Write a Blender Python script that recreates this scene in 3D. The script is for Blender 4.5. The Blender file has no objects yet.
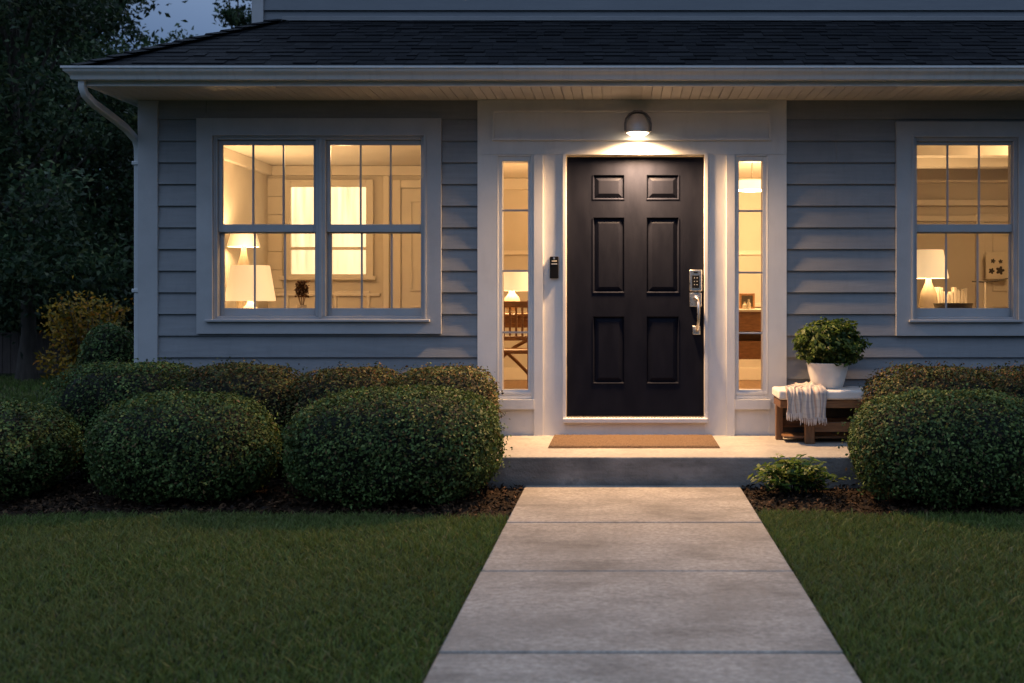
import bpy, math, random
import numpy as np
from mathutils import Vector, Matrix

random.seed(7)
RNG = np.random.default_rng(7)
R = math.radians
scene = bpy.context.scene
COL = scene.collection

# ---------------------------------------------------------------- camera numbers (metres; wall plane is y = 0)
CAM_D, CAM_H, FPX = 8.56, 1.25, 1096.0
def PX(px, d=CAM_D): return (px - 623.0) * d / FPX
def PZ(py, d=CAM_D): return CAM_H + (299.0 - py) * d / FPX

# ---------------------------------------------------------------- materials
MATS = {}
def new_mat(name):
    m = bpy.data.materials.new(name); m.use_nodes = True
    nt = m.node_tree
    return m, nt, nt.nodes['Principled BSDF']

def nmat(name, c1, c2=None, scale=8.0, detail=5.0, rough=0.6, bump=0.0, bscale=40.0, stretch=(1, 1, 1),
         metal=0.0, spec=0.5, c3=None, big=0.8, rvar=0.0, emit=None, estr=0.0, sheen=0.0):
    """noise-driven paint / stone / wood: two tones by a fine noise, a third by a broad one, bump from another"""
    m, nt, b = new_mat(name)
    c2 = c2 or c1
    N, L = nt.nodes, nt.links
    tc = N.new('ShaderNodeTexCoord'); mp = N.new('ShaderNodeMapping'); mp.inputs['Scale'].default_value = stretch
    L.new(tc.outputs['Object'], mp.inputs['Vector'])
    nz = N.new('ShaderNodeTexNoise'); nz.inputs['Scale'].default_value = scale; nz.inputs['Detail'].default_value = detail
    nz.inputs['Roughness'].default_value = 0.6
    L.new(mp.outputs['Vector'], nz.inputs['Vector'])
    cr = N.new('ShaderNodeValToRGB')
    cr.color_ramp.elements[0].position = 0.34; cr.color_ramp.elements[1].position = 0.68
    cr.color_ramp.elements[0].color = (*c1, 1); cr.color_ramp.elements[1].color = (*c2, 1)
    L.new(nz.outputs['Fac'], cr.inputs['Fac'])
    out = cr.outputs['Color']
    if c3 is not None:
        n2 = N.new('ShaderNodeTexNoise'); n2.inputs['Scale'].default_value = big; n2.inputs['Detail'].default_value = 6
        n2.inputs['Roughness'].default_value = 0.65
        L.new(tc.outputs['Object'], n2.inputs['Vector'])
        r2 = N.new('ShaderNodeValToRGB'); r2.color_ramp.elements[0].position = 0.42; r2.color_ramp.elements[1].position = 0.72
        L.new(n2.outputs['Fac'], r2.inputs['Fac'])
        mx = N.new('ShaderNodeMix'); mx.data_type = 'RGBA'
        L.new(r2.outputs['Color'], mx.inputs['Factor'])
        L.new(out, mx.inputs['A']); mx.inputs['B'].default_value = (*c3, 1)
        out = mx.outputs['Result']
    L.new(out, b.inputs['Base Color'])
    b.inputs['Roughness'].default_value = rough; b.inputs['Metallic'].default_value = metal
    b.inputs['Specular IOR Level'].default_value = spec
    if sheen: b.inputs['Sheen Weight'].default_value = sheen
    if rvar:
        mr = N.new('ShaderNodeMapRange'); mr.inputs['To Min'].default_value = max(0.02, rough - rvar); mr.inputs['To Max'].default_value = min(1, rough + rvar)
        L.new(nz.outputs['Fac'], mr.inputs['Value']); L.new(mr.outputs['Result'], b.inputs['Roughness'])
    if bump:
        n3 = N.new('ShaderNodeTexNoise'); n3.inputs['Scale'].default_value = bscale; n3.inputs['Detail'].default_value = 4
        L.new(mp.outputs['Vector'], n3.inputs['Vector'])
        bp = N.new('ShaderNodeBump'); bp.inputs['Strength'].default_value = bump; bp.inputs['Distance'].default_value = 0.01
        L.new(n3.outputs['Fac'], bp.inputs['Height']); L.new(bp.outputs['Normal'], b.inputs['Normal'])
    if emit:
        b.inputs['Emission Color'].default_value = (*emit, 1); b.inputs['Emission Strength'].default_value = estr
    MATS[name] = m
    return m

def leaf_mat(name, rough=0.5, trans=0.25, spec=0.35):
    """leaf colour comes from the mesh's own 'tint' attribute"""
    m, nt, b = new_mat(name)
    N, L = nt.nodes, nt.links
    at = N.new('ShaderNodeAttribute'); at.attribute_name = 'tint'
    L.new(at.outputs['Color'], b.inputs['Base Color'])
    b.inputs['Roughness'].default_value = rough
    b.inputs['Specular IOR Level'].default_value = spec
    if trans:
        tr = N.new('ShaderNodeBsdfTranslucent'); L.new(at.outputs['Color'], tr.inputs['Color'])
        mx = N.new('ShaderNodeMixShader'); mx.inputs[0].default_value = trans
        L.new(b.outputs[0], mx.inputs[1]); L.new(tr.outputs[0], mx.inputs[2])
        L.new(mx.outputs[0], N['Material Output'].inputs['Surface'])
    return m

def glass_mat(name, tint=(0.96, 0.97, 0.97)):
    m = bpy.data.materials.new(name); m.use_nodes = True
    nt = m.node_tree; N, L = nt.nodes, nt.links
    N.remove(N['Principled BSDF'])
    tp = N.new('ShaderNodeBsdfTransparent'); tp.inputs['Color'].default_value = (*tint, 1)
    gl = N.new('ShaderNodeBsdfGlossy'); gl.inputs['Roughness'].default_value = 0.02
    fr = N.new('ShaderNodeFresnel'); fr.inputs['IOR'].default_value = 1.45
    tc = N.new('ShaderNodeTexCoord'); nz = N.new('ShaderNodeTexNoise'); nz.inputs['Scale'].default_value = 2.0
    L.new(tc.outputs['Object'], nz.inputs['Vector'])
    bp = N.new('ShaderNodeBump'); bp.inputs['Strength'].default_value = 0.04; bp.inputs['Distance'].default_value = 0.02
    L.new(nz.outputs['Fac'], bp.inputs['Height']); L.new(bp.outputs['Normal'], gl.inputs['Normal'])
    mx = N.new('ShaderNodeMixShader')
    L.new(fr.outputs[0], mx.inputs[0]); L.new(tp.outputs[0], mx.inputs[1]); L.new(gl.outputs[0], mx.inputs[2])
    L.new(mx.outputs[0], N['Material Output'].inputs['Surface'])
    return m

def glow_mat(name, color, strength, base=(0.8, 0.75, 0.65), grad=None, rough=0.8):
    """a lit shade or blind: fabric with emission, brighter towards one height (grad = z0, z1, low, high)"""
    m, nt, b = new_mat(name)
    N, L = nt.nodes, nt.links
    b.inputs['Base Color'].default_value = (*base, 1); b.inputs['Roughness'].default_value = rough
    b.inputs['Emission Color'].default_value = (*color, 1)
    tc = N.new('ShaderNodeTexCoord')
    nz = N.new('ShaderNodeTexNoise'); nz.inputs['Scale'].default_value = 6; nz.inputs['Detail'].default_value = 6
    L.new(tc.outputs['Object'], nz.inputs['Vector'])
    mr = N.new('ShaderNodeMapRange'); mr.inputs['To Min'].default_value = strength * 0.85; mr.inputs['To Max'].default_value = strength * 1.15
    L.new(nz.outputs['Fac'], mr.inputs['Value'])
    val = mr.outputs['Result']
    if grad:
        sp = N.new('ShaderNodeSeparateXYZ'); L.new(tc.outputs['Object'], sp.inputs[0])
        g = N.new('ShaderNodeMapRange'); g.inputs['From Min'].default_value = grad[0]; g.inputs['From Max'].default_value = grad[1]
        g.inputs['To Min'].default_value = grad[2]; g.inputs['To Max'].default_value = grad[3]
        L.new(sp.outputs['Z'], g.inputs['Value'])
        mu = N.new('ShaderNodeMath'); mu.operation = 'MULTIPLY'
        L.new(val, mu.inputs[0]); L.new(g.outputs['Result'], mu.inputs[1]); val = mu.outputs[0]
    L.new(val, b.inputs['Emission Strength'])
    return m

M = {}
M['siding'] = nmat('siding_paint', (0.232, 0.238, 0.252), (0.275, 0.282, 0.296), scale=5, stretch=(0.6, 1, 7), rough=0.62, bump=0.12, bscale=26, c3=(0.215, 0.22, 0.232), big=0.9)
M['siding_up'] = nmat('upper_siding_shaded', (0.15, 0.163, 0.185), (0.175, 0.19, 0.21), scale=5, stretch=(0.6, 1, 7), rough=0.62, bump=0.12, bscale=26, c3=(0.14, 0.155, 0.175), big=0.9)  # siding paint darkened to stand for dimmer light on the upper storey
M['trim'] = nmat('trim_paint', (0.64, 0.63, 0.62), (0.70, 0.69, 0.68), scale=3, rough=0.5, bump=0.04, bscale=60, c3=(0.60, 0.59, 0.58), big=1.3)
M['sash'] = nmat('sash_paint', (0.34, 0.35, 0.37), (0.39, 0.40, 0.42), scale=6, rough=0.45, bump=0.03, bscale=60)
M['casing'] = nmat('casing_paint', (0.40, 0.40, 0.41), (0.45, 0.45, 0.46), scale=3, rough=0.5, bump=0.04, bscale=60, c3=(0.37, 0.37, 0.38), big=1.3)
M['gutter'] = nmat('gutter_paint', (0.56, 0.57, 0.58), (0.62, 0.63, 0.64), scale=2, rough=0.35, bump=0.03, bscale=9, c3=(0.5, 0.51, 0.52), big=1.0)
M['soffit'] = nmat('soffit_paint', (0.52, 0.50, 0.47), (0.58, 0.56, 0.53), scale=4, rough=0.6, bump=0.03)
M['door'] = nmat('door_paint', (0.0056, 0.0066, 0.0120), (0.0080, 0.0092, 0.0160), scale=14, rough=0.5, spec=0.04, bump=0.05, bscale=90, stretch=(1, 1, 0.25), rvar=0.08)
M['nickel'] = nmat('satin_nickel', (0.62, 0.58, 0.53), (0.70, 0.66, 0.61), scale=30, rough=0.28, metal=1.0, rvar=0.06)
M['black'] = nmat('black_plastic', (0.004, 0.004, 0.005), (0.006, 0.006, 0.007), scale=20, rough=0.5, spec=0.15)
M['legend'] = nmat('pale_legend', (0.6, 0.6, 0.6), rough=0.5)
M['amber'] = nmat('amber_window', (0.7, 0.6, 0.45), rough=0.4)
M['lampmetal'] = nmat('lamp_metal', (0.58, 0.54, 0.52), (0.64, 0.60, 0.58), scale=25, rough=0.4, metal=0.25, rvar=0.05)
M['lampdark'] = nmat('lamp_bracket_metal', (0.16, 0.145, 0.14), (0.21, 0.19, 0.18), scale=25, rough=0.4, metal=0.6)
M['concrete'] = nmat('path_concrete', (0.265, 0.235, 0.200), (0.46, 0.412, 0.355), scale=36, detail=10, rough=0.88, bump=0.35, bscale=150, c3=(0.205, 0.182, 0.155), big=1.9)
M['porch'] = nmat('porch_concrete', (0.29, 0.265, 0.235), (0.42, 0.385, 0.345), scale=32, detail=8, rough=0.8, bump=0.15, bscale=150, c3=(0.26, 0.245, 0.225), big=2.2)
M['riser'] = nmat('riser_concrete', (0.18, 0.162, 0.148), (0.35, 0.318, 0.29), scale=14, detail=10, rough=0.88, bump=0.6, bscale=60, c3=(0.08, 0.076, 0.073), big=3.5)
M['mat'] = nmat('coir', (0.085, 0.050, 0.026), (0.185, 0.112, 0.060), scale=90, rough=0.95, bump=0.8, bscale=260, c3=(0.13, 0.078, 0.040), big=5)
M['wood'] = nmat('bench_wood', (0.085, 0.036, 0.014), (0.20, 0.095, 0.036), scale=6, stretch=(1.2, 10, 10), rough=0.55, bump=0.15, bscale=18)
M['woodv'] = nmat('bench_leg_wood', (0.10, 0.043, 0.017), (0.22, 0.105, 0.04), scale=6, stretch=(10, 10, 1.2), rough=0.55, bump=0.15, bscale=18)
M['cushion'] = nmat('cushion_fabric', (0.58, 0.56, 0.53), (0.66, 0.64, 0.61), scale=120, rough=0.95, bump=0.25, bscale=320, c3=(0.55, 0.53, 0.50), big=6, sheen=0.2)
M['ceramic'] = nmat('white_ceramic', (0.60, 0.58, 0.55), (0.68, 0.66, 0.63), scale=9, rough=0.4, bump=0.05, bscale=25)
M['soil'] = nmat('garden_soil', (0.014, 0.010, 0.007), (0.04, 0.026, 0.016), scale=40, rough=0.95, spec=0.1, bump=0.8, bscale=60)
M['ground'] = nmat('lawn_soil', (0.020, 0.030, 0.010), (0.035, 0.048, 0.016), scale=30, rough=0.95, bump=0.5, bscale=60, c3=(0.03, 0.032, 0.014), big=0.7)
M['bark'] = nmat('bark', (0.035, 0.027, 0.021), (0.085, 0.068, 0.055), scale=14, stretch=(1, 1, 0.2), rough=0.9, bump=0.9, bscale=20)
M['fence'] = nmat('fence_wood', (0.055, 0.040, 0.034), (0.10, 0.075, 0.062), scale=5, stretch=(9, 9, 0.8), rough=0.85, bump=0.3, bscale=20)
M['twig'] = nmat('shrub_inner', (0.004, 0.006, 0.003), (0.010, 0.012, 0.006), scale=25, rough=0.9, bump=0.6, bscale=30)
M['wall_in'] = nmat('interior_paint', (0.60, 0.54, 0.45), (0.64, 0.58, 0.49), scale=2.5, rough=0.7, bump=0.03, c3=(0.53, 0.48, 0.41), big=0.9)
M['trim_in'] = nmat('interior_trim', (0.68, 0.62, 0.53), (0.72, 0.66, 0.57), scale=4, rough=0.5)
M['ceil_in'] = nmat('interior_ceiling', (0.66, 0.61, 0.53), (0.69, 0.64, 0.56), scale=3, rough=0.8)
M['floor_in'] = nmat('interior_floor_wood', (0.17, 0.09, 0.04), (0.27, 0.15, 0.07), scale=5, stretch=(8, 0.8, 1), rough=0.4, bump=0.05)
M['oak'] = nmat('furniture_wood', (0.19, 0.085, 0.03), (0.30, 0.145, 0.055), scale=6, stretch=(3, 3, 12), rough=0.45, bump=0.05)
M['darkpot'] = nmat('dark_stoneware', (0.03, 0.022, 0.016), (0.05, 0.038, 0.028), scale=18, rough=0.5)
M['lampbase'] = nmat('lamp_base_ceramic', (0.36, 0.30, 0.22), (0.42, 0.36, 0.27), scale=10, rough=0.4)
M['book'] = nmat('book_cloth', (0.22, 0.19, 0.15), (0.34, 0.30, 0.24), scale=9, rough=0.8, stretch=(6, 1, 0.3))
M['paper'] = nmat('paper', (0.66, 0.60, 0.50), (0.70, 0.64, 0.54), scale=10, rough=0.8)
M['leaf'] = leaf_mat('shrub_leaf', rough=0.6, trans=0.2, spec=0.2)
M['leafsoft'] = leaf_mat('soft_leaf', rough=0.5, trans=0.35, spec=0.3)
M['grass'] = leaf_mat('grass_blade', rough=0.55, trans=0.35, spec=0.25)
M['chip'] = leaf_mat('mulch_chip', rough=0.9, trans=0.0, spec=0.2)
M['shingle'] = leaf_mat('asphalt_shingle', rough=0.9, trans=0.0, spec=0.25)
M['glass'] = glass_mat('window_glass')
M['throw'] = None
def mottle(m, scale, dark, lo=0.5, hi=0.75, stretch=(1, 1, 1)):
    nt = m.node_tree; b = nt.nodes['Principled BSDF']; N, L = nt.nodes, nt.links
    src = b.inputs['Base Color'].links[0].from_socket
    tc = N.new('ShaderNodeTexCoord'); mp = N.new('ShaderNodeMapping'); mp.inputs['Scale'].default_value = stretch; mp.inputs['Location'].default_value = (3.1, 1.7, 0.4)
    L.new(tc.outputs['Object'], mp.inputs['Vector'])
    nz = N.new('ShaderNodeTexNoise'); nz.inputs['Scale'].default_value = scale; nz.inputs['Detail'].default_value = 8; nz.inputs['Roughness'].default_value = 0.7
    L.new(mp.outputs['Vector'], nz.inputs['Vector'])
    mr = N.new('ShaderNodeMapRange'); mr.inputs['From Min'].default_value = lo; mr.inputs['From Max'].default_value = hi; mr.inputs['To Min'].default_value = 1.0; mr.inputs['To Max'].default_value = dark
    L.new(nz.outputs['Fac'], mr.inputs['Value'])
    mx = N.new('ShaderNodeMix'); mx.data_type = 'RGBA'; mx.blend_type = 'MULTIPLY'; mx.inputs['Factor'].default_value = 1.0
    L.new(src, mx.inputs['A']); L.new(mr.outputs['Result'], mx.inputs['B']); L.new(mx.outputs['Result'], b.inputs['Base Color'])
mottle(M['concrete'], 3.2, 0.62, 0.48, 0.72, (0.7, 1.6, 1)); mottle(M['concrete'], 90, 0.6, 0.55, 0.72); mottle(M['porch'], 6, 0.75); mottle(M['riser'], 5, 0.6, 0.45, 0.7, (0.6, 1, 2.5))
mottle(M['siding'], 1.3, 0.86, 0.45, 0.75, (0.5, 1, 2)); mottle(M['siding'], 8, 0.9, 0.5, 0.75, (3, 1, 0.6)); mottle(M['trim'], 2.2, 0.88, 0.48, 0.75, (3, 1, 0.8)); mottle(M['casing'], 3, 0.86, 0.45, 0.75)
mottle(M['gutter'], 5, 0.82, 0.5, 0.75, (4, 1, 0.6))

# shingle grain
def add_grain(m, scale, strength):
    nt = m.node_tree; b = nt.nodes['Principled BSDF']
    tc = nt.nodes.new('ShaderNodeTexCoord'); nz = nt.nodes.new('ShaderNodeTexNoise'); nz.inputs['Scale'].default_value = scale; nz.inputs['Detail'].default_value = 5
    bp = nt.nodes.new('ShaderNodeBump'); bp.inputs['Strength'].default_value = strength; bp.inputs['Distance'].default_value = 0.01
    nt.links.new(tc.outputs['Object'], nz.inputs['Vector']); nt.links.new(nz.outputs['Fac'], bp.inputs['Height']); nt.links.new(bp.outputs['Normal'], b.inputs['Normal'])
add_grain(M['shingle'], 160, 0.6)

# ---------------------------------------------------------------- mesh builder
class MB:
    def __init__(self): self.v = []; self.f = []; self.t = []; self.mi = []
    def add(self, vs, fs, tint=None, mi=0):
        o = len(self.v); self.v += [tuple(p) for p in vs]; self.f += [tuple(i + o for i in q) for q in fs]
        self.t += [tint or (0.5, 0.5, 0.5)] * len(vs); self.mi += [mi] * len(fs)
        return self
    def box(self, x0, x1, y0, y1, z0, z1, mi=0, tint=None):
        x0, x1 = sorted((x0, x1)); y0, y1 = sorted((y0, y1)); z0, z1 = sorted((z0, z1))
        return self.add([(x0, y0, z0), (x1, y0, z0), (x1, y1, z0), (x0, y1, z0), (x0, y0, z1), (x1, y0, z1), (x1, y1, z1), (x0, y1, z1)],
                        [(0, 3, 2, 1), (4, 5, 6, 7), (0, 1, 5, 4), (1, 2, 6, 5), (2, 3, 7, 6), (3, 0, 4, 7)], tint, mi)
    def pbox(self, px0, px1, py0, py1, y0, y1, mi=0):      # a box given on the wall plane
        return self.box(PX(px0), PX(px1), y0, y1, PZ(py1), PZ(py0), mi)
    def ring(self, px0, px1, py0, py1, w, y0, y1):         # four butted boxes round an opening, w = (left, right, top, bottom)
        l, r, t, b = w
        self.pbox(px0, px0 + l, py0, py1, y0, y1); self.pbox(px1 - r, px1, py0, py1, y0, y1)
        self.pbox(px0 + l, px1 - r, py0, py0 + t, y0, y1); self.pbox(px0 + l, px1 - r, py1 - b, py1, y0, y1)
        return self
    def obox(self, c, ax, ay, az, hx, hy, hz, mi=0, tint=None):
        c = Vector(c); ax = Vector(ax).normalized() * hx; ay = Vector(ay).normalized() * hy; az = Vector(az).normalized() * hz
        vs = [c + sx * ax + sy * ay + sz * az for sz in (-1, 1) for sx, sy in ((-1, -1), (1, -1), (1, 1), (-1, 1))]
        return self.add(vs, [(0, 3, 2, 1), (4, 5, 6, 7), (0, 1, 5, 4), (1, 2, 6, 5), (2, 3, 7, 6), (3, 0, 4, 7)], tint, mi)
    def lathe(self, c, prof, seg=40, cap=True, axis='z', mi=0):
        vs, fs = [], []
        for r, h in prof:
            for k in range(seg):
                a = 2 * math.pi * k / seg
                p = (r * math.cos(a), r * math.sin(a), h)
                if axis == 'y': p = (p[0], h, p[1])
                vs.append((c[0] + p[0], c[1] + p[1], c[2] + p[2]))
        for j in range(len(prof) - 1):
            for k in range(seg):
                a, b = j * seg + k, j * seg + (k + 1) % seg
                fs.append((a, b, b + seg, a + seg))
        if cap:
            fs.append(tuple(range(seg - 1, -1, -1))); fs.append(tuple((len(prof) - 1) * seg + k for k in range(seg)))
        return self.add(vs, fs, mi=mi)
    def tube(self, pts, rad, seg=10, rect=None, mi=0):
        """sweep a circle (or a rectangle, rect = half sizes) along points"""
        pts = [Vector(p) for p in pts]; n = len(pts)
        rad = rad if isinstance(rad, (list, tuple)) else [rad] * n
        vs, fs = [], []; up = None
        for i, p in enumerate(pts):
            t = (pts[min(i + 1, n - 1)] - pts[max(i - 1, 0)]).normalized()
            if up is None:
                up = Vector((0, 1, 0)) if abs(t.y) < 0.8 else Vector((1, 0, 0))
            a = (up - t * up.dot(t)).normalized(); b = t.cross(a); up = a
            if rect:
                ring = [a * sx * rect[0] + b * sy * rect[1] for sx, sy in ((-1, -1), (1, -1), (1, 1), (-1, 1))]
            else:
                ring = [(a * math.cos(2 * math.pi * k / seg) + b * math.sin(2 * math.pi * k / seg)) * rad[i] for k in range(seg)]
            vs += [p + q for q in ring]
        s = 4 if rect else seg
        for i in range(n - 1):
            for k in range(s):
                fs.append((i * s + k, i * s + (k + 1) % s, (i + 1) * s + (k + 1) % s, (i + 1) * s + k))
        fs.append(tuple(range(s - 1, -1, -1))); fs.append(tuple((n - 1) * s + k for k in range(s)))
        return self.add(vs, fs, mi=mi)
    def extrude(self, prof, axis, a0, a1, mi=0):
        """closed polygon prof pushed along x (prof = y,z), y (prof = x,z) or z (prof = x,y)"""
        mk = {'x': lambda p, a: (a, p[0], p[1]), 'y': lambda p, a: (p[0], a, p[1]), 'z': lambda p, a: (p[0], p[1], a)}[axis]
        n = len(prof)
        vs = [mk(p, a0) for p in prof] + [mk(p, a1) for p in prof]
        fs = [(i, (i + 1) % n, n + (i + 1) % n, n + i) for i in range(n)] + [tuple(range(n - 1, -1, -1)), tuple(range(n, 2 * n))]
        return self.add(vs, fs, mi=mi)

def wpos(o):
    p = Vector((0, 0, 0))
    while o is not None:
        p += Vector(o.location); o = o.parent
    return p

def link_obj(name, me, parent=None):
    o = bpy.data.objects.new(name, me); COL.objects.link(o)
    if parent is not None: o.parent = parent
    return o

def obj(name, mb, mats, parent=None, bevel=0.0, smooth=False, loc=None, tint=False, seg=2):
    """link a builder (world coordinates) as ONE mesh object below its parent"""
    org = wpos(parent) if parent is not None else Vector(loc or (0, 0, 0))
    me = bpy.data.meshes.new(name)
    me.from_pydata([(p[0] - org.x, p[1] - org.y, p[2] - org.z) for p in mb.v], [], mb.f)
    if tint:
        a = me.attributes.new('tint', 'FLOAT_COLOR', 'POINT')
        a.data.foreach_set('color', np.array([(*t, 1.0) for t in mb.t], dtype=np.float32).ravel())
    for m in (mats if isinstance(mats, (list, tuple)) else [mats]): me.materials.append(m)
    if any(mb.mi): me.polygons.foreach_set('material_index', mb.mi)
    import bmesh
    bm = bmesh.new(); bm.from_mesh(me); bmesh.ops.recalc_face_normals(bm, faces=bm.faces); bm.to_mesh(me); bm.free()
    o = link_obj(name, me, parent)
    if parent is None: o.location = org
    if bevel:
        b = o.modifiers.new('bevel', 'BEVEL'); b.width = bevel; b.segments = seg; b.limit_method = 'ANGLE'; b.angle_limit = R(40); b.harden_normals = False
    if smooth or bevel:
        me.polygons.foreach_set('use_smooth', [True] * len(me.polygons))
        try: me.set_sharp_from_angle(angle=R(38))
        except Exception: pass
    return o

def thing(name, label, cat, loc, group=None):
    o = bpy.data.objects.new(name, None); COL.objects.link(o); o.location = loc
    o.empty_display_size = 0.2
    o['label'] = label; o['category'] = cat
    if group: o['group'] = group
    return o
def tag(o, label, cat, group=None):
    o['label'] = label; o['category'] = cat
    if group: o['group'] = group
    return o
def struct(o, kind='structure', label=None):
    o['kind'] = kind
    if label: o['label'] = label
    return o

def np_mesh(name, V, F4, tint, mats, parent=None, org=(0, 0, 0), F3=None, mi=None):
    """fast mesh from numpy arrays: V (n,3), F4 (m,4) quads, F3 (k,3) triangles"""
    me = bpy.data.meshes.new(name)
    V = np.asarray(V, np.float32) - np.asarray(org, np.float32)
    F3 = np.zeros((0, 3), np.int32) if F3 is None else F3
    me.vertices.add(len(V)); me.vertices.foreach_set('co', V.ravel())
    nl = F4.size + F3.size
    me.loops.add(nl); me.polygons.add(len(F4) + len(F3))
    me.loops.foreach_set('vertex_index', np.concatenate([F4.ravel(), F3.ravel()]).astype(np.int32))
    st = np.concatenate([np.arange(len(F4)) * 4, F4.size + np.arange(len(F3)) * 3]).astype(np.int32)
    me.polygons.foreach_set('loop_start', st)
    for m in mats: me.materials.append(m)
    if mi is not None: me.polygons.foreach_set('material_index', mi.astype(np.int32))
    me.update(calc_edges=True)
    a = me.attributes.new('tint', 'FLOAT_COLOR', 'POINT')
    a.data.foreach_set('color', np.concatenate([tint, np.ones((len(tint), 1))], axis=1).astype(np.float32).ravel())
    return link_obj(name, me, parent)

def unit(a): return a / np.maximum(np.linalg.norm(a, axis=1, keepdims=True), 1e-9)

def leaf_arrays(P, N, length, width, tint, fold=0.25, U=None):
    """one folded four-corner leaf per point: base, side, tip, side"""
    n = len(P)
    if U is None: U = RNG.normal(size=(n, 3))
    U = unit(U - N * np.sum(U * N, axis=1, keepdims=True)); W = np.cross(N, U)
    L = length[:, None]; B = width[:, None]
    v0 = P - U * L * 0.5; v2 = P + U * L * 0.5 - N * L * 0.12
    mid = P - U * L * 0.04 + N * B * fold
    V = np.stack([v0, mid + W * B * 0.5, v2, mid - W * B * 0.5], axis=1).reshape(-1, 3)
    F = (np.arange(n)[:, None] * 4 + np.array([[0, 1, 2, 3]])).astype(np.int32)
    return V, F, np.repeat(tint, 4, axis=0)

def wave(P, k, seed, amp):
    """cheap smooth noise: a sum of sines"""
    g = np.random.default_rng(seed); out = np.zeros(len(P))
    for j in range(7):
        d = g.normal(size=3); d /= np.linalg.norm(d)
        out += np.sin(P @ d * k * g.uniform(0.6, 1.7) + g.uniform(0, 6.28)) / 7 * 1.8
    return out * amp

def pick(n, cols, weights):
    cols = np.array(cols); idx = RNG.choice(len(cols), size=n, p=np.array(weights) / np.sum(weights))
    return cols[idx] * RNG.uniform(0.8, 1.22, size=(n, 1))

GREEN = [(0.036, 0.066, 0.020), (0.056, 0.094, 0.026), (0.085, 0.125, 0.036), (0.125, 0.155, 0.05), (0.10, 0.065, 0.028)]

# ================================================================= GROUND, PATH, PORCH
gm = MB()
gm.add([(-160, -60, -0.03), (160, -60, -0.03), (160, 240, -0.03), (-160, 240, -0.03)], [(0, 1, 2, 3)])
struct(obj('ground', gm, M['ground']))

PL, PR = -0.655, 0.782                                  # path edges
pm = MB()
joints = [-1.2, -2.42, -3.52, -4.68, -5.86, -7.04, -8.22, -9.4, -10.6]
for a, b in zip(joints[:-1], joints[1:]):
    pm.box(PL, PR, b + 0.006, a - 0.006 if a != -1.2 else a - 0.004, -0.10, random.uniform(-0.002, 0.002))
struct(obj('path', pm, M['concrete'], bevel=0.008, loc=(0, 0, 0)))
pj = MB(); pj.box(PL + 0.02, PR - 0.02, -10.6, -1.21, -0.09, -0.05)
struct(obj('path_joint_filler', pj, M['soil']))

PO_L, PO_R, PO_F, PO_Z = -0.92, 1.86, -1.2, 0.188
pb = MB(); pb.box(PO_L, PO_R, PO_F, 0.06, -0.05, PO_Z)
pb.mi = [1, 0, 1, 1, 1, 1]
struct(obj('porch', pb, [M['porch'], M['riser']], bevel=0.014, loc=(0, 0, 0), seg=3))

def bed_front(x, side):
    return -2.14 + 0.05 * math.sin(x * 2.1 + 0.4) + 0.02 * math.sin(x * 7.3) + (0.06 if side > 0 else 0)
for nm, x0, x1, side in (('flower_bed', -5.0, PL, -1), ('flower_bed', PR, 6.0, 1)):
    b = MB(); n = 60; xs = [x0 + (x1 - x0) * i / n for i in range(n + 1)]
    vs = [(x, bed_front(x, side), -0.026) for x in xs] + [(x, -0.2, -0.014) for x in xs]
    b.add(vs, [(i, i + 1, n + 2 + i, n + 1 + i) for i in range(n)])
    struct(obj(nm, b, M['soil']))

def mulch(x0, x1, n, side):
    x = RNG.uniform(x0, x1, n); y = RNG.uniform(-2.2, -0.1, n)
    fr = -2.14 + 0.05 * np.sin(x * 2.1 + 0.4) + 0.02 * np.sin(x * 7.3) + (0.06 if side > 0 else 0)
    k = (y > fr + 0.0) & ~((x > PO_L) & (x < PO_R) & (y > PO_F)); x, y = x[k], y[k]; n = len(x)
    P = np.stack([x, y, RNG.uniform(-0.022, 0.006, n)], 1)
    N = unit(RNG.normal(size=(n, 3)) * 0.55 + np.array([0, 0, 1]))
    t = pick(n, [(0.030, 0.018, 0.010), (0.055, 0.030, 0.016), (0.095, 0.052, 0.026), (0.016, 0.011, 0.008)], [4, 4, 2, 3])
    V, F, T = leaf_arrays(P, N, RNG.uniform(0.015, 0.06, n), RNG.uniform(0.008, 0.022, n), t, fold=0.3)
    return np_mesh('mulch', V, F, T, [M['chip']])
struct(mulch(-5.0, PL - 0.005, 12000, -1), 'stuff', 'dark brown bark mulch left of the path')
struct(mulch(PR + 0.005, 4.2, 9000, 1), 'stuff', 'dark brown bark mulch right of the path')

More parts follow.
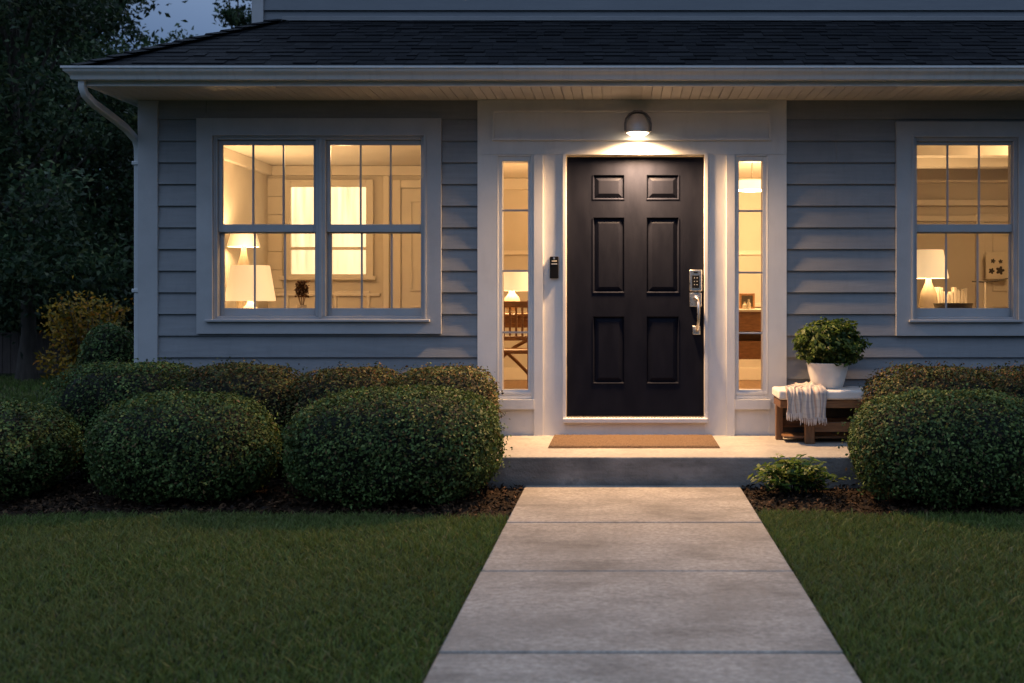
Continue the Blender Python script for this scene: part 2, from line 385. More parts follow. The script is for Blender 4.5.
# ---------------------------------------------------------------- grass
def grass(name, x, y, h0, h1, w, cols, wts, lean=0.5):
    n = len(x)
    P = np.stack([x, y, np.full(n, -0.032)], 1)
    a = RNG.uniform(0, 2 * np.pi, n); W = np.stack([np.cos(a), np.sin(a), np.zeros(n)], 1)
    b = RNG.uniform(0, 2 * np.pi, n); Ld = np.stack([np.cos(b), np.sin(b), np.zeros(n)], 1) * (RNG.uniform(0.05, 1, n) * lean)[:, None]
    patch = 1 + 0.25 * np.sin(x * 2.3 + 1.7 * np.sin(y * 1.9)) * np.sin(y * 2.7 + x) + 0.22 * np.sin(x * 11 + 2 * np.sin(y * 8)) * np.sin(y * 13 + 2 * np.sin(x * 7)) + 0.25 * np.sin(x * 31 + 2 * np.sin(y * 23)) * np.sin(y * 37 + 2 * np.sin(x * 19))
    h = (RNG.uniform(h0, h1, n) * (0.85 + 0.3 * patch - 0.15))[:, None]; up = np.array([[0, 0, 1.0]])
    ww = (w * RNG.uniform(0.6, 1.3, n))[:, None]
    m = P + up * h * 0.55 + Ld * h * 0.35; t = P + up * h * 0.92 + Ld * h
    V = np.stack([P - W * ww, P + W * ww, m + W * ww * 0.8, m - W * ww * 0.8, t], 1).reshape(-1, 3)
    i = np.arange(n)[:, None] * 5
    c = pick(n, cols, wts) * (0.75 + 0.25 * patch)[:, None]
    yellow_lit = np.clip(0.5 + 0.5 * np.sin(x * 1.3 + 2 * np.sin(y * 0.9)) * np.sin(y * 1.6 + 1.5 * np.sin(x * 1.1)) + RNG.normal(size=n) * 0.18, 0, 1)[:, None]  # yellow-brown tint patches that also paint in lighter, lit areas of lawn
    c = c * (1 - 0.45 * yellow_lit) + np.array([[0.165, 0.180, 0.062]]) * 0.45 * yellow_lit
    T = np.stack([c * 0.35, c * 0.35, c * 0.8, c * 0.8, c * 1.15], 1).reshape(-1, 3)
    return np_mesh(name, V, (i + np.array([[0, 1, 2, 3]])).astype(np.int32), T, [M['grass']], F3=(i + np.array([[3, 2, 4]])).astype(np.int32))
GC = [(0.088, 0.155, 0.030), (0.130, 0.200, 0.042), (0.180, 0.225, 0.058), (0.26, 0.22, 0.11), (0.042, 0.080, 0.016)]
GW = [4, 4, 2, 0.6, 2]
def scatter(x0, x1, y0, y1, dens, side=0):
    n = int((x1 - x0) * (y1 - y0) * dens); x = RNG.uniform(x0, x1, n); y = RNG.uniform(y0, y1, n)
    if side:
        fr = -2.14 + 0.05 * np.sin(x * 2.1 + 0.4) + 0.02 * np.sin(x * 7.3) + (0.06 if side > 0 else 0)
        k = (y < fr + RNG.normal(size=n) * 0.012); x, y = x[k], y[k]
    return x, y
def cat(*a): return np.concatenate([p[0] for p in a]), np.concatenate([p[1] for p in a])
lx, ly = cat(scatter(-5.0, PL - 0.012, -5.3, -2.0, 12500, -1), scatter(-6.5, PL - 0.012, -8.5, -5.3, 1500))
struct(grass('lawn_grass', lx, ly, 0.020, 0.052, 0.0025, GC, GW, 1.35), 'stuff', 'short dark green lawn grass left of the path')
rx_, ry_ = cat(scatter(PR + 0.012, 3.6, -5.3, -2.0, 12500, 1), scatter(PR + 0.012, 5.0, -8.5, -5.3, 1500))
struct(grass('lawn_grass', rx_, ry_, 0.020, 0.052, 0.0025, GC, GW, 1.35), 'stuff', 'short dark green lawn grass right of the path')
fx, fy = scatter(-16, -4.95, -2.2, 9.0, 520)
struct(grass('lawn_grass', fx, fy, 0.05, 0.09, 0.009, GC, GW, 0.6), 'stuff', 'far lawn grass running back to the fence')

# ================================================================= HOUSE
house = thing('house', 'grey clapboard house with white trim, lit windows and a dark front door', 'house', (0.6, 3.0, 0.0))
def hp(name, mb, m, bevel=0.0, parent=None, **k): return obj(name, mb, m, parent or house, bevel, **k)

# ---- front siding
LAP, J0 = 21.6 / 128.03, PZ(119.5)
def clap(mb, x0, x1, zlo, zhi, holes=(), y=0.0, sx=1):
    k = math.floor((zlo - J0) / LAP); rj = random.Random(int(x0 * 100)); spans_j = {q: rj.uniform(x0, x1) for q in range(-12, 40) if rj.random() < 0.5}
    while J0 + k * LAP < zhi:
        b0, b1 = J0 + k * LAP, J0 + (k + 1) * LAP; k += 1
        cuts = sorted({max(b0, zlo), min(b1, zhi)} | {h for hh in holes for h in (hh[2], hh[3]) if max(b0, zlo) < h < min(b1, zhi)})
        for za, zb in zip(cuts[:-1], cuts[1:]):
            if zb - za < 1e-4: continue
            spans = [(x0, x1)]
            for h in holes:
                if h[2] < (za + zb) / 2 < h[3]:
                    spans = [q for s in spans for q in ((s[0], min(s[1], h[0])), (max(s[0], h[1]), s[1])) if q[1] - q[0] > 1e-4]
            fy = lambda z: y - 0.003 - 0.021 * (b1 - z) / LAP
            jn = spans_j.get(k); parts_ = []
            for a, b in spans:
                if jn is not None and a + 0.25 < jn < b - 0.25: parts_ += [(a, jn - 0.0012), (jn + 0.0012, b)]
                else: parts_.append((a, b))
            for a, b in parts_:
                mb.add([(a, fy(za), za), (b, fy(za), za), (b, fy(zb), zb), (a, fy(zb), zb), (a, y + 0.01, za), (b, y + 0.01, za)],
                       [(0, 1, 2, 3), (4, 5, 1, 0)])
WL = (198.5, 442, 119, 333.6); WR = (895, 1033, 122.5, 335.6)
hole = lambda w, m=3: (PX(w[0] + m), PX(w[1] - m), PZ(w[3] - m), PZ(w[2] + m))
SL, SR = PX(478), PX(786)
for (a_, b_, w_) in ((PX(158), SL, WL), (SR, 5.6, WR)):
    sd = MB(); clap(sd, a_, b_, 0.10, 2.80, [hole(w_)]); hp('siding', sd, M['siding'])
fd = MB(); fd.box(-3.78, 5.6, 0.0, 0.12, -0.2, 0.099); hp('foundation', fd, M['riser'])

# ---- corner boards and plain side / back walls
cb = MB(); cb.box(PX(139.5), PX(159.5) - 0.001, -0.034, 0.0, 0.06, 2.797); cb.box(PX(139.5), PX(139.5) + 0.03, 0.0, 0.12, 0.06, 2.797)
hp('corner_board', cb, M['casing'], bevel=0.004)
sw = MB()
sw.box(-3.76, -3.70, 0.121, 6.0, 0.0, 2.9); sw.box(5.55, 5.6, 0.02, 6.0, 0.0, 2.9); sw.box(-3.70, 5.55, 5.95, 6.0, 0.0, 2.9)
hp('side_wall', sw, M['siding'])

# ---- eaves
SOF = 2.80
so = MB(); x = -3.88; pitch = 0.0745
while x < 5.6:
    so.box(x, x + pitch - 0.005, -0.60, -0.001, SOF, SOF + 0.012); x += pitch
y = 0.0
while y < 6.0:
    so.box(-3.88, -3.762, y + 0.002, y + pitch - 0.003, SOF, SOF + 0.012); y += pitch
so.box(-3.88, 5.6, -0.60, 0.0, SOF + 0.0125, SOF + 0.02); so.box(-3.88, -3.70, 0.0, 6.0, SOF + 0.0125, SOF + 0.02)
hp('soffit', so, M['soffit'])
fa = MB(); fa.box(-3.90, 5.6, -0.62, -0.601, 2.792, 2.915); fa.box(-3.90, -3.881, -0.60, 6.0, 2.792, 2.915)
fa.box(-3.91, 5.6, -0.632, -0.6205, 2.790, 2.803)
hp('fascia', fa, M['trim'], bevel=0.002)
gp = [(-0.622, 2.918), (-0.622, 2.826), (-0.688, 2.826), (-0.694, 2.834), (-0.696, 2.848), (-0.706, 2.862), (-0.722, 2.874), (-0.733, 2.886), (-0.735, 2.898), (-0.745, 2.900), (-0.745, 2.915), (-0.730, 2.915), (-0.730, 2.905), (-0.70, 2.872), (-0.64, 2.86), (-0.634, 2.918)]
gt = MB()
# front run with a mitred left end, left run beyond it
n = len(gp); vs = []
for (yy, zz) in gp: vs.append((-3.90 + (yy + 0.622) * 0.93, yy, zz))
for (yy, zz) in gp: vs.append((5.6, yy, zz))
for (yy, zz) in gp: vs.append((-3.90 + (yy + 0.622) * 0.93, 6.0, zz))
fs = [(i, (i + 1) % n, n + (i + 1) % n, n + i) for i in range(n)] + [(i, (i + 1) % n, 2 * n + (i + 1) % n, 2 * n + i) for i in range(n)]
gt.add(vs, fs)
hp('gutter', gt, M['gutter'], smooth=True)
dsx = PX(134.5)
dp = MB()
pts = [(-3.905, -0.64, 2.835), (-3.905, -0.64, 2.78), (-3.90, -0.62, 2.735), (-3.885, -0.52, 2.685), (-3.865, -0.32, 2.635), (-3.845, -0.10, 2.575), (dsx, 0.02, 2.50), (dsx, 0.055, 2.44), (dsx, 0.06, 2.36), (dsx, 0.06, 1.2), (dsx, 0.06, 0.12), (dsx, 0.0, 0.05), (dsx - 0.02, -0.16, 0.0)]
dp.tube(pts, 0.03, rect=(0.028, 0.023))
for z in (2.30, 1.3, 0.4): dp.box(dsx - 0.034, dsx + 0.03, 0.02, 0.10, z, z + 0.03)
hp('downspout', dp, M['gutter'], bevel=0.006)

# ---- lower roof, shingle by shingle in one mesh
roof = MB()
E0 = Vector((-3.955, -0.69, 2.912)); T0 = Vector((-2.88, 0.62, 3.585))
A = [(-3.955, -0.69, 2.905), (5.6, -0.69, 2.905), (5.6, 0.62, 3.578), (-2.88, 0.62, 3.578), (-2.88, 6.0, 3.578), (-3.955, 6.0, 2.905)]
roof.add(A, [(0, 1, 2, 3), (0, 3, 4, 5)], tint=(0.02, 0.021, 0.025))
SHC = [(0.009, 0.010, 0.013), (0.012, 0.013, 0.016), (0.015, 0.016, 0.019), (0.008, 0.009, 0.012)]
NC = 14
def shingles(origin, along, upv, nrm, length, left_fn):
    for c in range(NC):
        t0, t1 = c / NC, min(1.0, (c + 1.25) / NC)
        s = left_fn(t0) - random.uniform(0, 0.3)
        while s < length:
            w = random.uniform(0.07, 0.22); a, b = max(s, left_fn(t0)), min(s + w - 0.003, length); s += w
            if b - a < 0.02: continue
            th = random.choice((0.007, 0.010, 0.015)); dv = random.uniform(-0.006, 0.004)
            a2 = max(a, left_fn(t1))
            if b <= a2: b2 = a2 + 0.001
            else: b2 = b
            q0 = origin + along * a + upv * (t0 + dv * 0.5); q1 = origin + along * b + upv * (t0 + dv * 0.5)
            q2 = origin + along * b2 + upv * t1; q3 = origin + along * a2 + upv * t1
            kk_ = random.uniform(0.8, 1.3); k = [x * kk_ for x in random.choice(SHC)]
            roof.add([q0 + nrm * th, q1 + nrm * th, q2 + nrm * 0.003, q3 + nrm * 0.003, q0, q1], [(0, 1, 2, 3), (4, 5, 1, 0), (4, 0, 3), (5, 2, 1)], tint=k)
up_f = Vector((0, 1.31, 0.673)); n_f = up_f.cross(Vector((-1, 0, 0))).normalized()
shingles(Vector((-3.955, -0.69, 2.905)), Vector((1, 0, 0)), up_f, n_f, 9.55, lambda t: 1.075 * t)
up_l = Vector((1.075, 0, 0.673)); n_l = Vector((-0.53, 0, 0.848)).normalized()
shingles(Vector((-3.955, -0.69, 2.905)), Vector((0, 1, 0)), up_l, n_l, 6.69, lambda t: 1.31 * t)
hd = (T0 - E0); hn = (n_f + n_l).normalized(); hs = hd.cross(hn).normalized()
for i in range(13):
    c0 = E0 + hd * (i / 13); c1 = E0 + hd * min(1, (i + 1.3) / 13)
    kk_ = random.uniform(0.8, 1.3); k = [x * kk_ for x in random.choice(SHC)]
    lift = 0.028
    vs = [c0 - hs * 0.10 + hn * (lift - 0.028), c0 + hn * lift, c0 + hs * 0.10 + hn * (lift - 0.028), c1 + hs * 0.10 + hn * (lift - 0.046), c1 + hn * (lift - 0.016), c1 - hs * 0.10 + hn * (lift - 0.046)]
    roof.add(vs, [(0, 1, 4, 5), (1, 2, 3, 4), (0, 2, 1)], tint=k)
hp('roof', roof, M['shingle'], tint=True)

# ---- upper storey behind the lower roof
us = MB(); UX = -3.10
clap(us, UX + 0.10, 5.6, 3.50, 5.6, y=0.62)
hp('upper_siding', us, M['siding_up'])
ub = MB(); ub.box(UX, UX + 0.099, 0.585, 0.66, 3.38, 5.6); ub.box(UX, UX + 0.03, 0.66, 0.72, 3.3, 5.6)
hp('corner_board', ub, M['casing'], bevel=0.004)
ul = MB(); ul.box(UX + 0.02, 5.55, 0.64, 6.0, 2.95, 5.6); ul.box(UX - 0.35, 5.9, 0.2, 6.3, 5.6, 5.75)
hp('upper_wall', ul, M['siding'])
fl = MB(); fl.box(-2.84, 5.6, 0.565, 0.595, 3.568, 3.605)
hp('flashing', fl, M['siding'], bevel=0.003)

# ---- windows
def window(outer, casing_in, units, sill):
    w = MB(); x0, x1, y0, y1 = outer; i0, i1, j0, j1 = casing_in
    w.pbox(x0, i0, y0, y1, -0.045, 0.0); w.pbox(i1, x1, y0, y1, -0.045, 0.0)
    w.pbox(i0, i1, y0, j0, -0.045, 0.0); w.pbox(i0, i1, j1, y1, -0.045, 0.0)
    w.ring(i0 - 2.2, i1 + 2.2, j0 - 2.2, j1 + 0.2, (2.2, 2.2, 2.2, 0.2), -0.056, -0.0455)       # raised inner bead
    o = hp('window', w, M['casing'], bevel=0.005)
    f = MB(); f.ring(i0, i1, j0, j1, (3.6, 3.6, 3.6, 4.0), -0.026, 0.099)
    f.ring(i0, i1, j0, j1, (1.6, 1.6, 1.6, 1.6), -0.036, -0.0265)
    for (a, b) in zip(units[:-1], units[1:]):
        f.pbox(a[1], b[0], j0 + 3.6, j1 - 4.0, -0.03, 0.099); f.pbox(a[1] + 3, b[0] - 3, j0 + 2, j1 - 2, -0.038, -0.0305)
    obj('frame', f, M['sash'], o, bevel=0.003)
    s = MB(); s.pbox(sill[0], sill[1], sill[2], sill[3], -0.075, -0.046); obj('sill', s, M['casing'], o, bevel=0.004)
    for (u0, u1, g0, g1) in units:
        top, bot = j0 + 3.6, j1 - 4.0
        for kind in (0, 1):
            ya, yb = ((0.004, 0.034) if kind == 0 else (0.040, 0.070))
            a, b, ga, gb = (top, 232.0, 145.0, 224.3) if kind == 0 else (225.0, bot, 233.2, 308.2)
            m = MB()
            m.ring(u0, u1, a, b, (g0 - u0, u1 - g1, ga - a, b - gb), ya, yb)
            for k in (1, 2):
                c = g0 + (g1 - g0) * k / 3
                m.pbox(c - 0.85, c + 0.85, ga, gb, ya + 0.004, yb - 0.006)
            so_ = obj('sash', m, M['sash'], o, bevel=0.002)
            if kind == 1: continue
            g = MB(); ym = (ya + yb) / 2 + 0.009
            g.add([(PX(g0 - 1), ym, PZ(gb + 1)), (PX(g1 + 1), ym, PZ(gb + 1)), (PX(g1 + 1), ym, PZ(ga - 1)), (PX(g0 - 1), ym, PZ(ga - 1))], [(0, 1, 2, 3)])
            obj('pane', g, M['glass'], o)
    return o
window(WL, (215, 425, 136.5, 320), [(218.6, 316.6, 222.2, 313.4), (326.4, 421.4, 330, 420.6)], (208, 431, 319.2, 321.8))
window(WR, (912.5, 1016, 138, 321), [(916 - 3.4 + 0.0, 1012.4, 916.4, 1011.2)], (907, 1021, 319.6, 322.2))

# ---- entry surround
es = MB(); F, B = -0.03, 0.10
es.pbox(478, 497, 100.8, 435.6, F, B); es.pbox(768, 786, 100.8, 435.6, F, B)
es.pbox(497, 768, 100.8, 155.2, F, B)
es.pbox(532.5, 566.2, 155.2, 435.6, F, B); es.pbox(704.2, 734, 155.2, 435.6, F, B)
es.pbox(497, 532.5, 391.5, 435.6, F + 0.008, B); es.pbox(734, 768, 391.5, 435.6, F + 0.008, B)
es.pbox(566.2, 704.2, 422.2, 435.6, F + 0.006, B)
# overlays: mullion boards, sill aprons, head panel bead, door casing bead
es.pbox(534.6, 543.4, 155.5, 435.4, -0.052, F - 0.0005); es.pbox(726, 734, 155.5, 435.4, -0.052, F - 0.0005)
es.pbox(497.4, 534.4, 399, 408.6, -0.060, F - 0.0005); es.pbox(734.2, 769.6, 399, 408.6, -0.060, F - 0.0005)
es.ring(492.6, 770.4, 111.0, 141.2, (2.0, 2.0, 2.0, 2.0), -0.054, F - 0.0005)
es.ring(478, 786, 100.8, 155.0, (2.0, 2.0, 2.0, 0.01), -0.036, F - 0.0005)
es.pbox(563.2, 566.2, 154, 422, -0.046, F - 0.0005); es.pbox(704.2, 707.2, 154, 422, -0.046, F - 0.0005); es.pbox(566.2, 704.2, 152.6, 155.2, -0.046, F - 0.0005)
hp('entry_surround', es, M['trim'], bevel=0.003)
th = MB(); th.pbox(563.6, 707, 417.6, 422.0, -0.075, 0.09); hp('threshold', th, M['trim'], bevel=0.004)
ws = MB()
for i in range(46): ws.pbox(568 + i * 2.95, 569.9 + i * 2.95, 416.3, 417.5, -0.03, 0.02)
hp('weatherstrip', ws, M['nickel'])

def sidelight(x0, x1, g0, g1, bars):
    s = MB(); s.ring(x0, x1, 155.2, 398.8, (g0 - x0, x1 - g1, 6.4, 398.8 - 389.8), -0.018, 0.09)
    s.ring(x0 + 0.0, x1, 155.2, 398.8, (1.6, 1.6, 1.6, 4), -0.030, -0.0185)
    s.pbox(x0 + 1.6, x1 - 1.6, 391.6, 394.6, -0.034, -0.0185)
    o = hp('sidelight', s, M['trim'], bevel=0.003)
    for b in bars:
        m = MB(); m.pbox(g0, g1, b - 0.9, b + 0.9, -0.012, 0.012); obj('muntin', m, M['sash'], o, bevel=0.002)
sidelight(497, 532.5, 502.6, 528.2, (210.5, 271, 332.4))
sidelight(734, 768, 738.6, 762.4, (211, 272.6, 333))

# ---- six-panel door
D0, D1, DT, DB = 566.8, 703.7, 156.6, 416.2
cols = [(592.5, 624.8), (646.2, 679.4)]; rows = [(174.2, 199.4), (216.8, 293.0), (316.0, 384.0)]
d = MB(); fy0, fy1 = 0.024, 0.042
d.pbox(D0, D1, DT, DB, fy1, 0.082)
d.pbox(D0, cols[0][0], DT, DB, fy0, fy1 - 0.0002); d.pbox(cols[0][1], cols[1][0], DT, DB, fy0, fy1 - 0.0002); d.pbox(cols[1][1], D1, DT, DB, fy0, fy1 - 0.0002)
zz = [DT] + [v for r in rows for v in r] + [DB]
for c in cols:
    for k in range(0, 8, 2): d.pbox(c[0], c[1], zz[k], zz[k + 1], fy0, fy1 - 0.0002)
door = hp('front_door', d, M['door'])
def frustum(mb, a, b, t, e, y0, y1, ins):
    X0, X1, Z0, Z1 = PX(a), PX(b), PZ(e), PZ(t); i = ins
    vs = [(X0, y0, Z0), (X1, y0, Z0), (X1, y0, Z1), (X0, y0, Z1), (X0 + i, y1, Z0 + i), (X1 - i, y1, Z0 + i), (X1 - i, y1, Z1 - i), (X0 + i, y1, Z1 - i)]
    mb.add(vs, [(4, 5, 6, 7), (0, 1, 5, 4), (1, 2, 6, 5), (2, 3, 7, 6), (3, 0, 4, 7)])
for c in cols:
    for r in rows:
        p = MB(); frustum(p, c[0] + 1.8, c[1] - 1.8, r[0] + 1.8, r[1] - 1.8, fy1 - 0.0008, 0.027, 0.034)
        # the ovolo moulding round the panel
        X0, X1, Z0, Z1 = PX(c[0]), PX(c[1]), PZ(r[1]), PZ(r[0])
        for q, (i0, i1, ya, yb) in enumerate(((0.0, 0.004, fy0 - 0.004, fy0 - 0.004), (0.004, 0.015, fy0 - 0.004, fy1 - 0.001))):
            o_ = [(X0 + i0, ya, Z0 + i0), (X1 - i0, ya, Z0 + i0), (X1 - i0, ya, Z1 - i0), (X0 + i0, ya, Z1 - i0)]
            n_ = [(X0 + i1, yb, Z0 + i1), (X1 - i1, yb, Z0 + i1), (X1 - i1, yb, Z1 - i1), (X0 + i1, yb, Z1 - i1)]
            p.add(o_ + n_, [(k, (k + 1) % 4, 4 + (k + 1) % 4, 4 + k) for k in range(4)])
        obj('panel', p, M['door'], door)
kp = MB()
kp.pbox(689.6, 702.0, 269.8, 291.2, -0.004, fy0 - 0.0005)
kq = MB(); kq.pbox(692.0, 699.4, 275.4, 288.0, -0.010, -0.0042)
kp_o = obj('keypad_lock', MB().add(kp.v, kp.f), M['nickel'], door, bevel=0.004)
kk = MB(); kk.add(kq.v, kq.f)
for r_ in range(3):
    for c_ in range(2): kk.pbox(694.0 + c_ * 2.6, 694.8 + c_ * 2.6, 277.6 + r_ * 3.4, 278.3 + r_ * 3.4, -0.0112, -0.0102, mi=1)
kk.pbox(693.6, 697.8, 271.6, 273.2, -0.0052, -0.0042, mi=0)
obj('keypad', kk, [M['black'], M['legend']], door, bevel=0.001)
hl = MB(); hl.pbox(689.8, 701.6, 292.8, 306.6, -0.002, fy0 - 0.0005)
hl.pbox(692.8, 700.2, 326.0, 334.6, -0.004, fy0 - 0.0005)
hl.lathe((PX(696.2), -0.028, PZ(297.8)), [(0.020, 0.026), (0.020, 0.004), (0.016, 0.0)], seg=20, axis='y')
gx = PX(697.2)
hl.tube([(gx - 0.004, 0.0, PZ(299.5)), (gx, -0.035, PZ(300.0)), (gx + 0.004, -0.058, PZ(303.5)), (gx + 0.006, -0.066, PZ(309)), (gx + 0.006, -0.066, PZ(318)), (gx + 0.002, -0.056, PZ(325.0)), (gx - 0.002, -0.032, PZ(329.6)), (gx - 0.002, -0.003, PZ(330.8))], [0.012, 0.012, 0.012, 0.0115, 0.0115, 0.012, 0.011, 0.011], seg=12)
hl.tube([(PX(694.2), -0.026, PZ(298.6)), (PX(696.0), -0.048, PZ(298.0)), (PX(697.5), -0.060, PZ(299.5))], [0.011, 0.013, 0.010], seg=10)
obj('handle', hl, M['nickel'], door, bevel=0.003)

# ================================================================= ROOMS BEHIND THE GLASS
FZ, CZ, BY = 0.33, 2.62, 2.74
rm = MB()
def hole_wall(mb, x0, x1, z0, z1, holes, ya, yb):
    xs = sorted({x0, x1} | {h[0] for h in holes} | {h[1] for h in holes}); zs = sorted({z0, z1} | {h[2] for h in holes} | {h[3] for h in holes})
    for a, b in zip(xs[:-1], xs[1:]):
        for c, e in zip(zs[:-1], zs[1:]):
            if any(h[0] - 1e-6 <= a and b <= h[1] + 1e-6 and h[2] - 1e-6 <= c and e <= h[3] + 1e-6 for h in holes): continue
            mb.box(a, b, ya, yb, c, e)
ci = lambda i0, i1, j0, j1: (PX(i0), PX(i1), PZ(j1), PZ(j0))
hole_wall(rm, -3.70, -1.52, FZ, CZ, [ci(215, 425, 136.5, 320)], 0.1005, 0.14)
hole_wall(rm, 2.06, 5.54, FZ, CZ, [ci(912.5, 1016, 138, 321)], 0.1005, 0.14)
hole_wall(rm, -1.52, 2.06, FZ, CZ, [ci(496.5, 769, 155, 436)], 0.1005, 0.14)
rm.box(-1.54, -1.50, 0.1405, 4.2, FZ, CZ); rm.box(2.02, 2.06, 0.1405, 4.2, FZ, CZ)
rm.box(-3.70, -1.541, BY, BY + 0.06, FZ, CZ)
rm.box(-3.698, -3.66, 0.141, BY - 0.001, FZ, CZ); rm.box(5.50, 5.54, 0.141, 3.6, FZ, CZ)
rm.box(-1.499, 2.019, 3.9, 3.96, FZ, CZ); rm.box(2.061, 5.50, 2.9, 2.96, FZ, CZ)
hp('interior_wall', rm, M['wall_in'])
ic = MB(); ic.box(-3.70, 5.54, 0.1, 4.3, CZ + 0.001, CZ + 0.06)
for y_ in (0.9, 1.7): ic.box(2.061, 5.499, y_, y_ + 0.16, CZ - 0.13, CZ)
hp('ceiling', ic, M['ceil_in'])
fi = MB(); fi.box(-3.70, 5.54, 0.1, 4.3, FZ - 0.08, FZ - 0.001); hp('floor', fi, M['floor_in'])

s97 = BY + CAM_D
bx = lambda px: PX(px, s97)
bz = lambda py: PZ(py, s97)
it = MB()
it.box(-3.66, -1.541, BY - 0.05, BY - 0.0005, CZ - 0.10, CZ - 0.001); it.box(-3.6595, -3.60, 0.15, BY - 0.051, CZ - 0.10, CZ - 0.001)
it.box(-3.66, -2.5, BY - 0.03, BY - 0.0005, 1.28, 1.31)
it.box(bx(384), bx(390), BY - 0.05, BY - 0.0005, FZ, CZ - 0.102)
for (a, b) in ((286, 330), (334, 370)):                     # wainscot frames below the back window
    X0, X1, Z0, Z1 = bx(a), bx(b), 0.6, bz(291)
    for q in ((X0, X1, Z1 - 0.03, Z1), (X0, X1, Z0, Z0 + 0.03), (X0, X0 + 0.03, Z0 + 0.03, Z1 - 0.03), (X1 - 0.03, X1, Z0 + 0.03, Z1 - 0.03)):
        it.box(q[0], q[1], BY - 0.022, BY - 0.0005, q[2], q[3])
for k in range(6):                                          # boarded strip at the left corner
    it.box(bx(264), bx(283), BY - 0.014, BY - 0.0005, 1.36 + k * 0.19, 1.36 + k * 0.19 + 0.184)
it.box(2.061, 5.499, 2.83, 2.8995, CZ - 0.16, CZ - 0.131); it.box(2.061, 5.499, 2.80, 2.8995, CZ - 0.40, CZ - 0.34)
it.box(2.061, 5.499, 2.86, 2.8995, CZ - 0.56, CZ - 0.50)
it.box(-1.499, 2.019, 3.85, 3.8995, CZ - 0.13, CZ - 0.002); it.box(-1.499, 2.019, 3.87, 3.8995, FZ, FZ + 0.14)
it.box(-1.499, 2.019, 3.87, 3.8995, 1.75, 1.80); it.box(-1.499, 2.019, 3.87, 3.8995, 1.16, 1.20)
hp('interior_trim', it, M['trim_in'], bevel=0.004)

bw = MB()                                                   # bright window on the back wall of the left room
W0, W1, V0, V1 = bx(284.5), bx(374), bz(279), bz(180)
cw = 0.075
bw.box(W0, W0 + cw, BY - 0.04, BY - 0.0005, V0, V1); bw.box(W1 - cw, W1, BY - 0.04, BY - 0.0005, V0, V1)
bw.box(W0 + cw, W1 - cw, BY - 0.04, BY - 0.0005, V1 - cw, V1); bw.box(W0 - 0.03, W1 + 0.03, BY - 0.07, BY - 0.0415, V0 - 0.01, V0 + 0.03)
bw.box(W0 + cw, W1 - cw, BY - 0.04, BY - 0.0005, V0, V0 + 0.05); bw.box(W0 + cw, W1 - cw, BY - 0.034, BY - 0.0065, bz(250), bz(247))
bwo = hp('interior_window', bw, M['trim_in'], bevel=0.004)
sh = MB(); sh.box(W0 + cw, W1 - cw, BY - 0.006, BY - 0.002, V0 + 0.05, V1 - cw)
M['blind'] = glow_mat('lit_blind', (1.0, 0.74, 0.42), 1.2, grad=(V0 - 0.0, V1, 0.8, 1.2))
nb = M['blind'].node_tree; mpb = nb.nodes.new('ShaderNodeMapping'); mpb.inputs['Scale'].default_value = (5.0, 1, 0.35)  # blind's emission stands for light from behind, streaked like lit folds
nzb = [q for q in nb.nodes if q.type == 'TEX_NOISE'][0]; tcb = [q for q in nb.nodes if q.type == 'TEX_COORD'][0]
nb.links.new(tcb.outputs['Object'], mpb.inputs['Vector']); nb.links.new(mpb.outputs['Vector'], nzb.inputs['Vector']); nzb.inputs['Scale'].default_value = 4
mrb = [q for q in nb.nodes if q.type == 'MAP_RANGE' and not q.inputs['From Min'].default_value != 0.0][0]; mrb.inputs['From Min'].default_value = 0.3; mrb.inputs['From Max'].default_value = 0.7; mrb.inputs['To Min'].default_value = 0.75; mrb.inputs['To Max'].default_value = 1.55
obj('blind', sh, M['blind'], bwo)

def inner_door(x0, x1, y, z1, nm='interior_door'):
    m = MB(); c = 0.085
    m.box(x0, x0 + c, y - 0.035, y - 0.0005, FZ, z1); m.box(x1 - c, x1, y - 0.035, y - 0.0005, FZ, z1); m.box(x0 + c, x1 - c, y - 0.035, y - 0.0005, z1 - c, z1)
    o = hp(nm, m, M['trim_in'], bevel=0.005)
    d = MB(); a, b, t = x0 + c + 0.003, x1 - c - 0.003, z1 - c - 0.003
    d.box(a, b, y - 0.012, y - 0.0008, FZ + 0.01, t)
    mid = (a + b) / 2
    for (u, v) in ((a + 0.09, mid - 0.04), (mid + 0.04, b - 0.09)):
        for (p, q) in ((FZ + 0.2, FZ + 0.85), (FZ + 1.0, t - 0.12)):
            for r in ((u, v, p, p + 0.02), (u, v, q - 0.02, q), (u, u + 0.02, p + 0.02, q - 0.02), (v - 0.02, v, p + 0.02, q - 0.02)):
                d.box(r[0], r[1], y - 0.026, y - 0.0125, r[2], r[3])
    obj('door_leaf', d, M['trim_in'], o, bevel=0.003)
inner_door(bx(393), -1.56, BY, bz(180))
inner_door(PX(975, 11.46), PX(975, 11.46) + 0.98, 2.9, PZ(214, 11.46))

